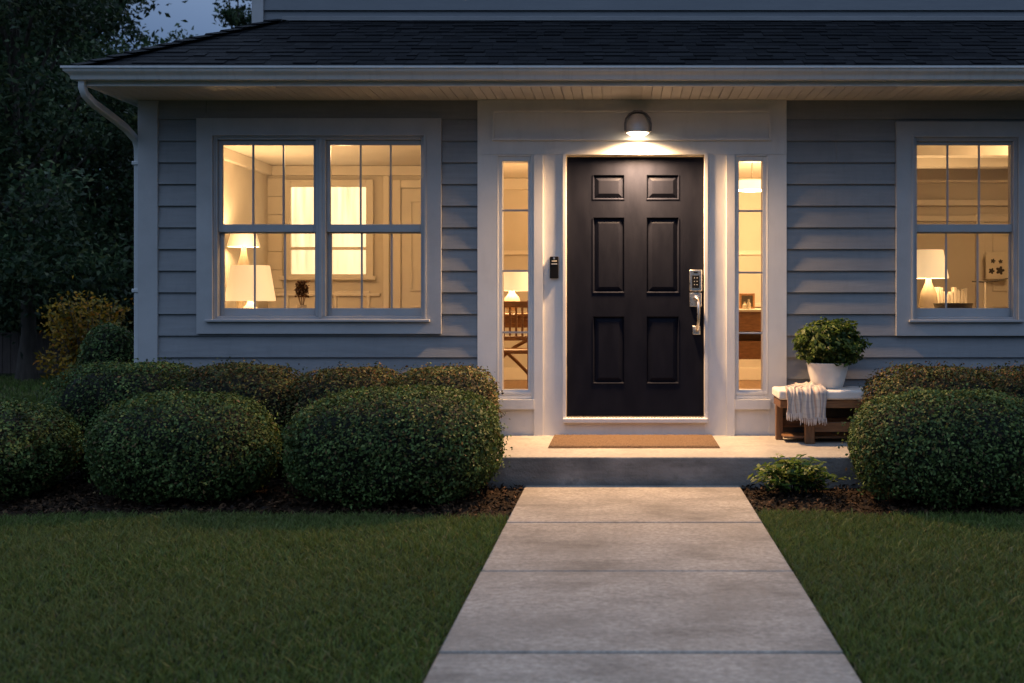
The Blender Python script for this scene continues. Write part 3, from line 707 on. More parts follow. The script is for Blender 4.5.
# ---- lamps and furniture
def area_point(name, loc, power, color, parent, size=0.06):
    l = bpy.data.lights.new(name, 'POINT'); l.energy = power; l.color = color; l.shadow_soft_size = size
    o = bpy.data.objects.new(name, l); COL.objects.link(o)
    o.parent = parent; o.location = Vector(loc) - wpos(parent)
    return o
WARM = (1.0, 0.62, 0.29)
def table_lamp(c, base_z, s0, s1, rb, rt, label, power, estr, floor=False):
    t = thing('floor_lamp' if floor else 'table_lamp', label, 'lamp', (c[0], c[1], base_z))
    b = MB(); h = s0 - base_z
    if floor:
        b.lathe((c[0], c[1], base_z), [(0.13, 0), (0.13, 0.02), (0.02, 0.035), (0.012, 0.06), (0.012, h + 0.05)], seg=24)
    else:
        b.lathe((c[0], c[1], base_z), [(0.06, 0), (0.06, 0.012), (0.035, 0.03), (0.06, 0.25 * h), (0.085, 0.45 * h), (0.07, 0.7 * h), (0.03, 0.9 * h), (0.015, h + 0.04)], seg=28)
    obj('base', b, M['lampbase'], t, smooth=True)
    s = MB(); s.lathe((c[0], c[1], 0), [(rb, s0), (rb + 0.002, s0 + 0.012), (rt + 0.002, s1 - 0.01), (rt, s1), (rt - 0.006, s1 - 0.002), (rb - 0.006, s0 + 0.002), (rb, s0)], seg=40, cap=False)
    g = glow_mat('lit_shade', (1.0, 0.70, 0.36), estr, grad=(s0 - base_z, s1 - base_z, 1.15, 0.85))
    obj('lamp_shade', s, g, t, smooth=True)
    area_point('bulb_light', (c[0], c[1], (s0 + s1) / 2), power, WARM, t)
    return t
CT = 0.98
def console(name, x0, x1, y0, y1, z, label, mat_, cat='console', legs=True):
    t = thing(name, label, cat, ((x0 + x1) / 2, (y0 + y1) / 2, FZ))
    a = MB(); a.box(x0, x1, y0, y1, z - 0.03, z); obj('tabletop', a, mat_, t, bevel=0.005)
    b = MB(); b.box(x0 + 0.03, x1 - 0.03, y0 + 0.03, y1 - 0.03, z - 0.13, z - 0.031); obj('apron', b, mat_, t, bevel=0.003)
    for sx in (x0 + 0.02, x1 - 0.07):
        for sy in (y0 + 0.02, y1 - 0.07):
            l = MB(); l.box(sx, sx + 0.05, sy, sy + 0.05, FZ, z - 0.0315); obj('leg', l, mat_, t, bevel=0.004)
    return t
console('console_table', -3.62, -2.45, 0.55, 1.62, CT, 'cream console table just inside the left window under lamp and vase', M['trim_in'])
table_lamp((-3.265, 1.04), CT, PZ(301, 9.6), PZ(265.5, 9.6), 0.212, 0.165, 'large white tapered table lamp low in the corner of the left window', 46, 0.5)
table_lamp((-3.46, 1.44), CT, PZ(247, 10.0), PZ(232, 10.0), 0.142, 0.11, 'smaller lit lamp standing behind the big lamp in the left window', 26, 0.35)
vx, vy = PX(302, 9.35), 0.79
v = thing('flower_vase', 'small vase of dark dried flowers inside the left window', 'vase', (vx, vy, CT))
m = MB(); m.lathe((vx, vy, CT), [(0.035, 0), (0.05, 0.05), (0.055, 0.12), (0.035, 0.19), (0.04, 0.22), (0.034, 0.22), (0.03, 0.19)], seg=24, cap=False); obj('vase_body', m, M['lampbase'], v, smooth=True)
n = 420; P = np.clip(RNG.normal(size=(n, 3)), -1.5, 1.5) * np.array([0.03, 0.03, 0.042]) + np.array([vx, vy, 1.335])
V_, F_, T_ = leaf_arrays(P, unit(RNG.normal(size=(n, 3))), RNG.uniform(0.015, 0.035, n), RNG.uniform(0.01, 0.02, n), pick(n, [(0.05, 0.02, 0.008), (0.09, 0.04, 0.015)], [1, 1]))
np_mesh('flowers', V_, F_, T_, [M['leafsoft']], v, org=(vx, vy, CT))
st = MB()
for k in range(9):
    a = k * 0.7; st.tube([(vx, vy, CT + 0.1), (vx + 0.012 * math.cos(a), vy + 0.012 * math.sin(a), CT + 0.22), (vx + 0.045 * math.cos(a), vy + 0.045 * math.sin(a), 1.33 + 0.03 * math.sin(k))], 0.0022, seg=5)
obj('stem', st, M['wood'], v)

# foyer, left: table with lamp and chair behind it
tz = PZ(313.5, 10.5)
ft = console('dining_table', -1.46, -0.72, 1.70, 2.30, tz, 'wooden table with curved braces seen through the left sidelight', M['oak'], 'table')
br = MB()
for s_ in (1, -1):
    pts = []
    for i in range(9):
        u = i / 8; pts.append((-1.43 + 0.68 * (u if s_ > 0 else 1 - u), 1.74, FZ + 0.06 + 0.5 * math.sin(u * math.pi / 2)))
    br.tube(pts, 0.016, seg=8)
obj('brace', br, M['oak'], ft, smooth=True)
table_lamp((PX(512, 10.55), 2.0), tz, PZ(291, 10.55), PZ(271, 10.55), 0.19, 0.15, 'white lamp on the wooden table through the left sidelight', 56, 0.7)
def chair(cx, cy, label, f=1):
    t = thing('dining_chair', label, 'chair', (cx, cy, FZ))
    s = MB(); s.box(cx - 0.22, cx + 0.22, cy - 0.21, cy + 0.21, FZ + 0.43, FZ + 0.465); obj('seat', s, M['oak'], t, bevel=0.008)
    for sx in (-0.2, 0.2):
        l = MB(); l.box(cx + sx - 0.02, cx + sx + 0.02, cy - f * 0.19, cy - f * 0.15, FZ, FZ + 0.429); obj('leg', l, M['oak'], t, bevel=0.004)
        l = MB(); l.box(cx + sx - 0.02, cx + sx + 0.02, cy + f * 0.212, cy + f * 0.252, FZ, FZ + 0.91); obj('leg', l, M['oak'], t, bevel=0.004)
    b = MB(); b.box(cx - 0.179, cx + 0.179, cy + f * 0.217, cy + f * 0.247, FZ + 0.845, FZ + 0.90); b.box(cx - 0.179, cx + 0.179, cy + f * 0.217, cy + f * 0.247, FZ + 0.55, FZ + 0.59)
    for k in range(6): b.box(cx - 0.15 + k * 0.055, cx - 0.13 + k * 0.055, cy + f * 0.222, cy + f * 0.242, FZ + 0.591, FZ + 0.844)
    obj('backrest', b, M['oak'], t, bevel=0.003)
chair(-1.03, 1.42, 'slat-back wooden chair in front of the table in the left sidelight', -1)
# foyer, right: cabinet, frame and bottles, drum ceiling lamp
cz = PZ(309, 10.45)
dk = thing('sideboard', 'brown wooden sideboard with pale top in the right sidelight', 'sideboard', (1.3, 1.95, FZ))
m = MB(); m.box(0.93, 1.72, 1.68, 2.22, cz - 0.025, cz); obj('top', m, M['paper'], dk, bevel=0.004)
m = MB(); m.box(0.95, 1.70, 1.72, 2.20, cz - 0.21, cz - 0.0255); m.box(0.95, 1.70, 1.72, 2.20, cz - 0.47, cz - 0.30)
m.box(0.95, 1.70, 2.15, 2.20, cz - 0.2995, cz - 0.2105); obj('drawer_case', m, M['oak'], dk, bevel=0.004)
for sx in (0.95, 1.65):
    for sy in (1.72, 2.15):
        l = MB(); l.box(sx, sx + 0.05, sy - 0.005, sy + 0.04, FZ, cz - 0.4705); obj('leg', l, M['oak'], dk, bevel=0.003)
pf = thing('picture_frame', 'small brown picture frame standing on the sideboard', 'picture frame', (PX(747, 10.6), 2.04, cz))
fx_ = PX(747, 10.6)
m = MB(); w2, h2 = 0.075, 0.15
m.box(fx_ - w2, fx_ - w2 + 0.02, 2.03, 2.05, cz, cz + h2); m.box(fx_ + w2 - 0.02, fx_ + w2, 2.03, 2.05, cz, cz + h2); m.box(fx_ - w2 + 0.0201, fx_ + w2 - 0.0201, 2.03, 2.05, cz, cz + 0.02); m.box(fx_ - w2 + 0.0201, fx_ + w2 - 0.0201, 2.03, 2.05, cz + h2 - 0.02, cz + h2)
obj('frame', m, M['oak'], pf, bevel=0.002); m = MB(); m.box(fx_ - w2 + 0.02, fx_ + w2 - 0.02, 2.042, 2.046, cz + 0.02, cz + h2 - 0.02); obj('backing', m, M['darkpot'], pf)
for px_, hh, lb in ((744.5, 0.07, 'short white bottle left in front of the picture frame'), (748.5, 0.095, 'taller white bottle right in front of the picture frame')):
    xx = PX(px_, 10.45); m = MB(); m.lathe((xx, 1.88, cz), [(0.018, 0), (0.02, 0.01), (0.02, hh * 0.55), (0.008, hh * 0.75), (0.008, hh)], seg=16)
    tag(obj('bottle', MB().add(m.v, m.f), M['lampbase'], None, smooth=True, loc=(xx, 1.88, cz)), lb, 'bottle')
dl = thing('pendant_lamp', 'glowing white drum pendant high in the right sidelight', 'lamp', (PX(752, 10.6), 2.04, CZ))
dxx = PX(752, 10.6)
m = MB(); m.lathe((dxx, 2.04, 0), [(0.05, CZ - 0.02), (0.05, CZ - 0.001)], seg=20); m.lathe((dxx, 2.04, 0), [(0.006, PZ(181, 10.6)), (0.006, CZ - 0.0205)], seg=8); obj('rod', m, M['nickel'], dl)
m = MB(); m.lathe((dxx, 2.04, 0), [(0.14, PZ(190.5, 10.6)), (0.145, PZ(181, 10.6))], seg=36); obj('lamp_shade', m, glow_mat('lit_drum', (1.0, 0.76, 0.44), 1.5), dl, smooth=True)
area_point('bulb_light', (dxx, 2.04, PZ(200, 10.6)), 180, WARM, dl, 0.1)

# right room
rz_ = 1.0
console('side_table', 2.2, 3.65, 0.5, 1.5, rz_, 'cream side table just inside the right window under lamp and bowl', M['trim_in'])
table_lamp((PX(928.5, 9.8), 1.24), rz_, PZ(278.5, 9.8), PZ(250, 9.8), 0.172, 0.128, 'lit white table lamp at the left of the right window', 42, 0.5)
bo = PX(953, 9.3)
m = MB(); m.lathe((bo, 0.74, rz_), [(0.10, 0.0), (0.10, 0.14), (0.15, 0.165), (0.165, 0.215), (0.155, 0.215), (0.14, 0.17), (0.02, 0.16)], seg=32)
tag(obj('bowl', MB().add(m.v, m.f), M['darkpot'], None, smooth=True, loc=(bo, 0.74, rz_)), 'low dark bowl on the table inside the right window', 'bowl')
m = MB(); yy0 = 1.38
for k in range(9):
    xx = PX(935 + k * 3.4, 9.95); hh = random.uniform(0.27, 0.36); m.box(xx, xx + 0.026, yy0 - 0.05, yy0 + 0.04, rz_, rz_ + hh)
tag(obj('book_row', MB().add(m.v, m.f), M['book'], None, bevel=0.002, loc=(PX(948, 9.95), yy0, rz_)), 'row of pale books behind the dark bowl in the right window', 'books')
ad = 11.3; ay = 2.74
ar = thing('wall_art', 'pale panel with four dark leaf shapes in the right window', 'picture', (PX(998, ad), ay, PZ(268, ad)))
m = MB(); m.box(PX(986, ad), PX(1009, ad), ay, ay + 0.015, PZ(279, ad), PZ(252, ad)); obj('panel', m, M['paper'], ar, bevel=0.003)
for (qx, qy, qr) in ((993, 261, 0.022), (1000.5, 261.5, 0.02), (991.5, 271, 0.028), (1000, 270.5, 0.04)):
    m = MB(); ph_ = random.uniform(0, 6); m.extrude([(PX(qx, ad) + qr * (0.55 + 0.6 * abs(math.cos(2.5 * (k_ * 0.157 + ph_)))) * math.cos(k_ * 0.157), PZ(qy, ad) + qr * (0.55 + 0.6 * abs(math.cos(2.5 * (k_ * 0.157 + ph_)))) * math.sin(k_ * 0.157)) for k_ in range(40)], 'y', ay - 0.006, ay - 0.0005); obj('leaf_shape', m, M['darkpot'], ar)
ss = 10.2
m = MB(); m.tube([(PX(972, ss), 1.64, PZ(281.5, ss)), (PX(985, ss), 1.64, PZ(281.8, ss)), (PX(998, ss), 1.64, PZ(280.4, ss)), (PX(1010, ss), 1.64, PZ(278, ss))], [0.006, 0.009, 0.009, 0.004], seg=8)
sl_ = thing('twig_branch', 'thin dark branch in a slim jar inside the right window', 'branch', (PX(991, ss), 1.64, FZ))
obj('twig', m, M['darkpot'], sl_, smooth=True)
m = MB(); m.lathe((PX(985, ss), 1.64, FZ), [(0.09, 0), (0.09, 0.02), (0.012, 0.03), (0.010, PZ(282, ss) - FZ)], seg=16); obj('stand', m, M['paper'], sl_, smooth=True)
gl = thing('unseen_ceiling_fill', 'unseen warm fill light added on the ceiling of the right hand room', 'lamp', (3.7, 0.55, CZ))  # fill lamp added out of view to brighten the right room
m = MB(); m.lathe((3.7, 0.55, 0), [(0.06, CZ - 0.055), (0.13, CZ - 0.045), (0.15, CZ - 0.02), (0.15, CZ - 0.001)], seg=28); obj('diffuser', m, glow_mat('lit_diffuser', (1, 0.8, 0.5), 2.0), gl, smooth=True)
area_point('bulb_light', (3.7, 0.55, CZ - 0.13), 34, WARM, gl, 0.1)
gl2 = thing('unseen_ceiling_fill', 'unseen warm fill light added on the ceiling of the left hand room', 'lamp', (-2.3, 0.42, CZ))  # same added fill for the left room, kept above the visible glass
m = MB(); m.lathe((-2.3, 0.42, 0), [(0.06, CZ - 0.055), (0.13, CZ - 0.045), (0.15, CZ - 0.02), (0.15, CZ - 0.001)], seg=28); obj('diffuser', m, bpy.data.materials['lit_diffuser'], gl2, smooth=True)
area_point('bulb_light', (-2.3, 0.42, CZ - 0.13), 34, WARM, gl2, 0.1)

# ================================================================= PORCH THINGS
lx0, lz0 = PX(637.6), PZ(127.0)
wl = thing('wall_lamp', 'metal hooded porch lamp glowing above the front door', 'lamp', (lx0, -0.04, lz0))
ly0 = -0.14; b0 = PZ(136.0)
m = MB(); m.lathe((lx0, ly0, b0), [(0.088, 0.0), (0.093, 0.004), (0.092, 0.045), (0.088, 0.075), (0.066, 0.120), (0.050, 0.142), (0.0, 0.145), (0.0, 0.138), (0.046, 0.134), (0.08, 0.07), (0.086, 0.04), (0.084, 0.006), (0.088, 0.0)], seg=48, cap=False); obj('lamp_shade', m, M['lampmetal'], wl, smooth=True)
m = MB()
for s_ in (-1, 1):
    pts = [(lx0 + s_ * 0.099, ly0, b0 + 0.012), (lx0 + s_ * 0.101, ly0, b0 + 0.07), (lx0 + s_ * 0.092, ly0, b0 + 0.11), (lx0 + s_ * 0.066, ly0, b0 + 0.145), (lx0 + s_ * 0.036, ly0, b0 + 0.160), (lx0, ly0, b0 + 0.163)]
    m.tube(pts, 0.01, rect=(0.03, 0.006))
m.box(lx0 - 0.035, lx0 + 0.035, ly0 - 0.02, ly0 + 0.02, b0 + 0.158, b0 + 0.175)
obj('yoke', m, M['lampdark'], wl, bevel=0.003)
m = MB(); m.lathe((lx0, -0.052, lz0 + 0.05), [(0.058, 0.0215), (0.058, 0.008), (0.05, 0.0)], seg=32, axis='y'); m.tube([(lx0, -0.05, lz0 + 0.07), (lx0, -0.10, lz0 + 0.085), (lx0, ly0, lz0 + 0.088)], 0.012, seg=10); obj('mounting_plate', m, M['lampdark'], wl, smooth=True)
m = MB(); m.lathe((lx0, ly0, b0), [(0.080, 0.004), (0.074, -0.006), (0.055, -0.016), (0.03, -0.021), (0.001, -0.022)], seg=36, cap=False); obj('lens', m, glow_mat('lamp_lens', (1.0, 0.80, 0.54), 15.0), wl, smooth=True)
sp = bpy.data.lights.new('porch_bulb', 'SPOT'); sp.energy = 900; sp.color = (1.0, 0.60, 0.29); sp.spot_size = R(172); sp.spot_blend = 0.9; sp.shadow_soft_size = 0.08
so_ = bpy.data.objects.new('porch_bulb', sp); COL.objects.link(so_); so_.parent = wl; so_.location = Vector((lx0, ly0 + 0.01, b0 - 0.035)) - wpos(wl); so_.rotation_euler = (R(-6), 0, 0)

m = MB(); db = thing('doorbell', 'slim black video doorbell on the white casing left of the door', 'doorbell', (PX(554.6), -0.03, PZ(278.6)))
m.pbox(550.2, 558.9, 256.8, 278.4, -0.056, -0.0305); obj('body', m, M['black'], db, bevel=0.004)
m = MB(); m.lathe((PX(554.5), -0.0592, PZ(258.8)), [(0.008, 0.003), (0.008, 0.0008), (0.006, 0.0)], seg=16, axis='y'); obj('camera_lens', m, M['nickel'], db, smooth=True)
m = MB(); m.pbox(552.2, 557.2, 260.6, 261.9, -0.0578, -0.0565); obj('light_bar', m, M['amber'], db)
m = MB()
for k in range(5): m.pbox(552.2 + k * 1.15, 552.9 + k * 1.15, 263.6, 264.8, -0.0576, -0.0565)
obj('marking', m, M['legend'], db)

# doormat
m = MB(); my0, my1 = PO_F + 0.43, -0.10
mx0, mx1 = PX(548, 7.83), PX(720, 7.83)
gx_, gy_ = 120, 56; vs = []; fs = []
for j in range(gy_ + 1):
    for i in range(gx_ + 1):
        e = min(i, gx_ - i, j, gy_ - j); vs.append((mx0 + (mx1 - mx0) * i / gx_, my0 + (my1 - my0) * j / gy_, PO_Z + 0.001 + (0.014 if e > 0 else 0) + random.uniform(0, 0.0035) * (e > 0)))
for j in range(gy_):
    for i in range(gx_): a = j * (gx_ + 1) + i; fs.append((a, a + 1, a + gx_ + 2, a + gx_ + 1))
m.add(vs, fs)
fs2 = MB(); fs2.add(m.v, m.f)
tag(obj('doormat', fs2, M['mat'], None, loc=((mx0 + mx1) / 2, -0.45, PO_Z)), 'plain brown coir doormat in front of the door', 'doormat')

# bench
BX0, BX1, BY0, BY1 = 1.14, 1.835, -0.555, -0.165
bench = thing('bench', 'low wooden bench with pale cushion beside the right sidelight', 'bench', ((BX0 + BX1) / 2, -0.36, PO_Z))
CB, CTOP = 0.513, 0.580
cu = MB(); nx, ny = 24, 12; vs = []; fs = []
for k_, z_ in enumerate((CB, CTOP)):
    for j in range(ny + 1):
        for i in range(nx + 1):
            x_ = BX0 + (BX1 - BX0) * i / nx; y_ = BY0 + (BY1 - BY0) * j / ny
            vs.append((x_, y_ + (0.004 * math.sin(x_ * 19) if j == 0 else 0), z_ + (0.003 * math.sin(x_ * 23 + y_ * 9) + 0.002 * math.sin(x_ * 51) if k_ else 0)))
q_ = (nx + 1) * (ny + 1)
for j in range(ny):
    for i in range(nx): a = j * (nx + 1) + i; fs.append((a, a + nx + 1, a + nx + 2, a + 1)); fs.append((q_ + a, q_ + a + 1, q_ + a + nx + 2, q_ + a + nx + 1))
for i in range(nx): fs.append((i, i + 1, q_ + i + 1, q_ + i)); a = ny * (nx + 1) + i; fs.append((a + 1, a, q_ + a, q_ + a + 1))
for j in range(ny): a = j * (nx + 1); fs.append((a + nx + 1, a, q_ + a, q_ + a + nx + 1)); a += nx; fs.append((a, a + nx + 1, q_ + a + nx + 1, q_ + a))
cu.add(vs, fs); obj('cushion', cu, M['cushion'], bench, bevel=0.016, seg=4)
ZF = CB - 0.004
m = MB(); m.box(BX0 + 0.012, BX1, BY0 + 0.02, BY0 + 0.05, ZF - 0.058, ZF); m.box(BX0 + 0.012, BX1, BY1 - 0.05, BY1 - 0.02, ZF - 0.058, ZF)
m.box(BX0 + 0.012, BX0 + 0.045, BY0 + 0.0505, BY1 - 0.0505, ZF - 0.058, ZF); m.box(BX1 - 0.033, BX1, BY0 + 0.0505, BY1 - 0.0505, ZF - 0.058, ZF)
obj('seat_frame', m, M['wood'], bench, bevel=0.003)
def leg(x0, y0, w, d_): l = MB(); l.box(x0, x0 + w, y0, y0 + d_, PO_Z, ZF - 0.0585); return obj('leg', l, M['woodv'], bench, bevel=0.004)
leg(BX0 + 0.014, BY0 + 0.03 + 0.22, 0.052, 0.055); leg(PX(805, 8.04), BY0 + 0.018, 0.068, 0.06); leg(BX1 - 0.06, BY1 - 0.08, 0.055, 0.055); leg(BX1 - 0.07, BY0 + 0.018, 0.068, 0.06)
leg(BX0 + 0.014 + 0.25, BY1 - 0.075, 0.052, 0.05)
m = MB(); m.box(PX(805, 8.04) + 0.0685, BX1 - 0.0705, BY0 + 0.028, BY0 + 0.058, 0.275, 0.345)
m.box(BX0 + 0.0665, BX1 - 0.0605, BY1 - 0.06, BY1 - 0.03, 0.275, 0.345); obj('stretcher', m, M['wood'], bench, bevel=0.003)
m = MB(); m.box(BX0 + 0.0665, BX1 - 0.0605, BY1 - 0.029, BY1 - 0.021, 0.215, 0.452); obj('shade_panel', m, M['darkpot'], bench)  # dark board added to stand for the deep shade under the seat
m = MB(); m.box(BX0 + 0.05, BX1 - 0.06, BY0 + 0.0905, BY1 - 0.0805, 0.222, 0.237); obj('shelf', m, M['wood'], bench, bevel=0.003)

# pot with a round leafy plant
px0_, py0_ = PX(828, 8.22), -0.32; pz0 = CTOP + 0.002
pot = thing('potted_plant', 'round leafy plant in a white pot on the bench', 'potted plant', (px0_, py0_, pz0))
m = MB(); m.lathe((px0_, py0_, pz0), [(0.105, 0.0), (0.112, 0.006), (0.128, 0.06), (0.146, 0.13), (0.156, 0.180), (0.159, 0.188), (0.154, 0.192), (0.147, 0.186), (0.138, 0.15), (0.0, 0.15)], seg=56); obj('pot', m, M['ceramic'], pot, smooth=True)
def plant_ball(c, rx, ry, rz, n, ln, wd, cols, wts, zmin):
    d = unit(RNG.normal(size=(n, 3))); bump = 1 + wave(d, 4.0, 11, 0.12) + wave(d, 11, 12, 0.16)
    r = (RNG.uniform(0.25, 1.0, n) ** 0.45) * bump
    P = d * r[:, None] * np.array([rx, ry, rz]) + np.array(c)
    k = P[:, 2] > zmin; P, d, r = P[k], d[k], r[k]; n = len(P)
    N = unit(d * 0.6 + RNG.normal(size=(n, 3)) * 0.6 + np.array([0, 0, 0.5])); U = d + RNG.normal(size=(n, 3)) * 0.5
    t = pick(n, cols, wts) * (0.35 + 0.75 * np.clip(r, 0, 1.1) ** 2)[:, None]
    return leaf_arrays(P, N, RNG.uniform(ln * 0.7, ln * 1.3, n), RNG.uniform(wd * 0.7, wd * 1.3, n), t, U=U)
c_ = (px0_ + 0.012, py0_, PZ(344, 8.22))
V_, F_, T_ = plant_ball(c_, 0.262, 0.245, 0.178, 4300, 0.044, 0.021, [(0.045, 0.085, 0.016), (0.075, 0.12, 0.024), (0.12, 0.15, 0.035), (0.028, 0.055, 0.012)], [4, 4, 2, 3], pz0 + 0.165)
np_mesh('foliage', V_, F_, T_, [M['leafsoft']], pot, org=(px0_, py0_, pz0))
m = MB()
for k in range(16):
    a = k * 2.4; rr = 0.22 * math.sqrt((k + 1) / 16)
    m.tube([(px0_ + 0.03 * math.cos(a), py0_ + 0.03 * math.sin(a), pz0 + 0.145), (px0_ + rr * 0.5 * math.cos(a), py0_ + rr * 0.5 * math.sin(a), pz0 + 0.25), (px0_ + rr * math.cos(a), py0_ + rr * math.sin(a), pz0 + 0.33 - 0.25 * rr)], [0.004, 0.003, 0.0015], seg=6)
obj('stem', m, M['twig'], pot)

# throw
def throw_mat():
    m, nt, b = new_mat('woven_throw'); N, L = nt.nodes, nt.links
    at = N.new('ShaderNodeAttribute'); at.attribute_name = 'tint'
    L.new(at.outputs['Color'], b.inputs['Base Color']); b.inputs['Roughness'].default_value = 0.95; b.inputs['Sheen Weight'].default_value = 0.3
    tc = N.new('ShaderNodeTexCoord'); wv = N.new('ShaderNodeTexNoise'); wv.inputs['Scale'].default_value = 260
    L.new(tc.outputs['Object'], wv.inputs['Vector']); bp = N.new('ShaderNodeBump'); bp.inputs['Strength'].default_value = 0.5; bp.inputs['Distance'].default_value = 0.004
    L.new(wv.outputs['Fac'], bp.inputs['Height']); L.new(bp.outputs['Normal'], b.inputs['Normal'])
    return m
M['throw'] = throw_mat()
thr = thing('throw_blanket', 'fringed pale pink and grey throw draped over the bench cushion', 'blanket', (1.36, -0.45, CTOP))
def throw_panel(xb0, xb1, xf0, xf1, zend, ph, lift):
    m = MB(); nu, nv = 44, 46; vs = []; fs = []; tn = []
    for j in range(nv + 1):
        v_ = j / nv
        for i in range(nu + 1):
            u = i / nu
            if v_ < 0.5:
                q = v_ / 0.5; y_ = -0.235 - 0.305 * q; z_ = CTOP + 0.010; k = q
            elif v_ < 0.6:
                q = (v_ - 0.5) / 0.1; a = q * math.pi / 2; y_ = -0.540 - 0.033 * math.sin(a); z_ = CTOP - 0.023 + 0.033 * math.cos(a); k = 1
            else:
                q = (v_ - 0.6) / 0.4; y_ = -0.573 - 0.006 * q; z_ = CTOP - 0.023 + (zend - CTOP + 0.023) * q; k = 1
            k = k * k * (3 - 2 * k)
            x_ = (xb0 + (xb1 - xb0) * u) * (1 - k) + (xf0 + (xf1 - xf0) * u) * k
            fold = math.sin(u * 15 + ph + 1.2 * v_) * 0.55 + math.sin(u * 27 + ph * 2 - 2 * v_) * 0.3
            if v_ < 0.55: z_ += lift * (1 - v_ / 0.55) * (0.5 + 0.5 * math.sin(u * math.pi)) + 0.010 * (fold + 0.85)
            else: y_ -= 0.012 * (fold + 0.85); z_ += 0.004 * math.sin(u * 9 + ph)
            x_ += 0.006 * math.sin(v_ * 9 + u * 7 + ph)
            vs.append((x_, y_, z_))
            st_ = math.sin(u * 34 + ph) * 0.5 + math.sin(u * 11 + 1.3) * 0.5; st2 = math.sin(v_ * 55)
            c = np.array((0.56, 0.49, 0.42)) if st_ > -0.25 else np.array((0.34, 0.30, 0.29))
            if st_ > 0.55: c = np.array((0.48, 0.33, 0.25))
            if st2 > 0.85: c = c * 0.9
            tn.append(tuple(c))
    for j in range(nv):
        for i in range(nu): a = j * (nu + 1) + i; fs.append((a, a + 1, a + nu + 2, a + nu + 1))
    m.add(vs, fs); m.t = tn
    o = obj('cloth', m, M['throw'], thr, smooth=True, tint=True)
    s = o.modifiers.new('thick', 'SOLIDIFY'); s.thickness = 0.004
    f = MB()
    for i in range(0, nu + 1, 2):
        p = Vector(vs[nv * (nu + 1) + i]); l_ = random.uniform(0.035, 0.06); dx = random.uniform(-0.008, 0.008)
        f.tube([p + Vector((0, 0, 0.004)), p + Vector((dx * 0.4, -0.002, -l_ * 0.5)), p + Vector((dx, 0.002, -l_))], [0.0028, 0.0034, 0.0016], seg=5)
    f.t = [(0.58, 0.52, 0.48)] * len(f.v)
    obj('fringe', f, M['throw'], thr, tint=True)
throw_panel(1.30, 1.50, PX(786, 8.0), PX(801.5, 8.0), PZ(413.5, 7.97), 0.5, 0.016)
throw_panel(1.36, 1.575, PX(801, 8.0), PX(826, 8.0), PZ(418, 7.97), 2.1, 0.026)

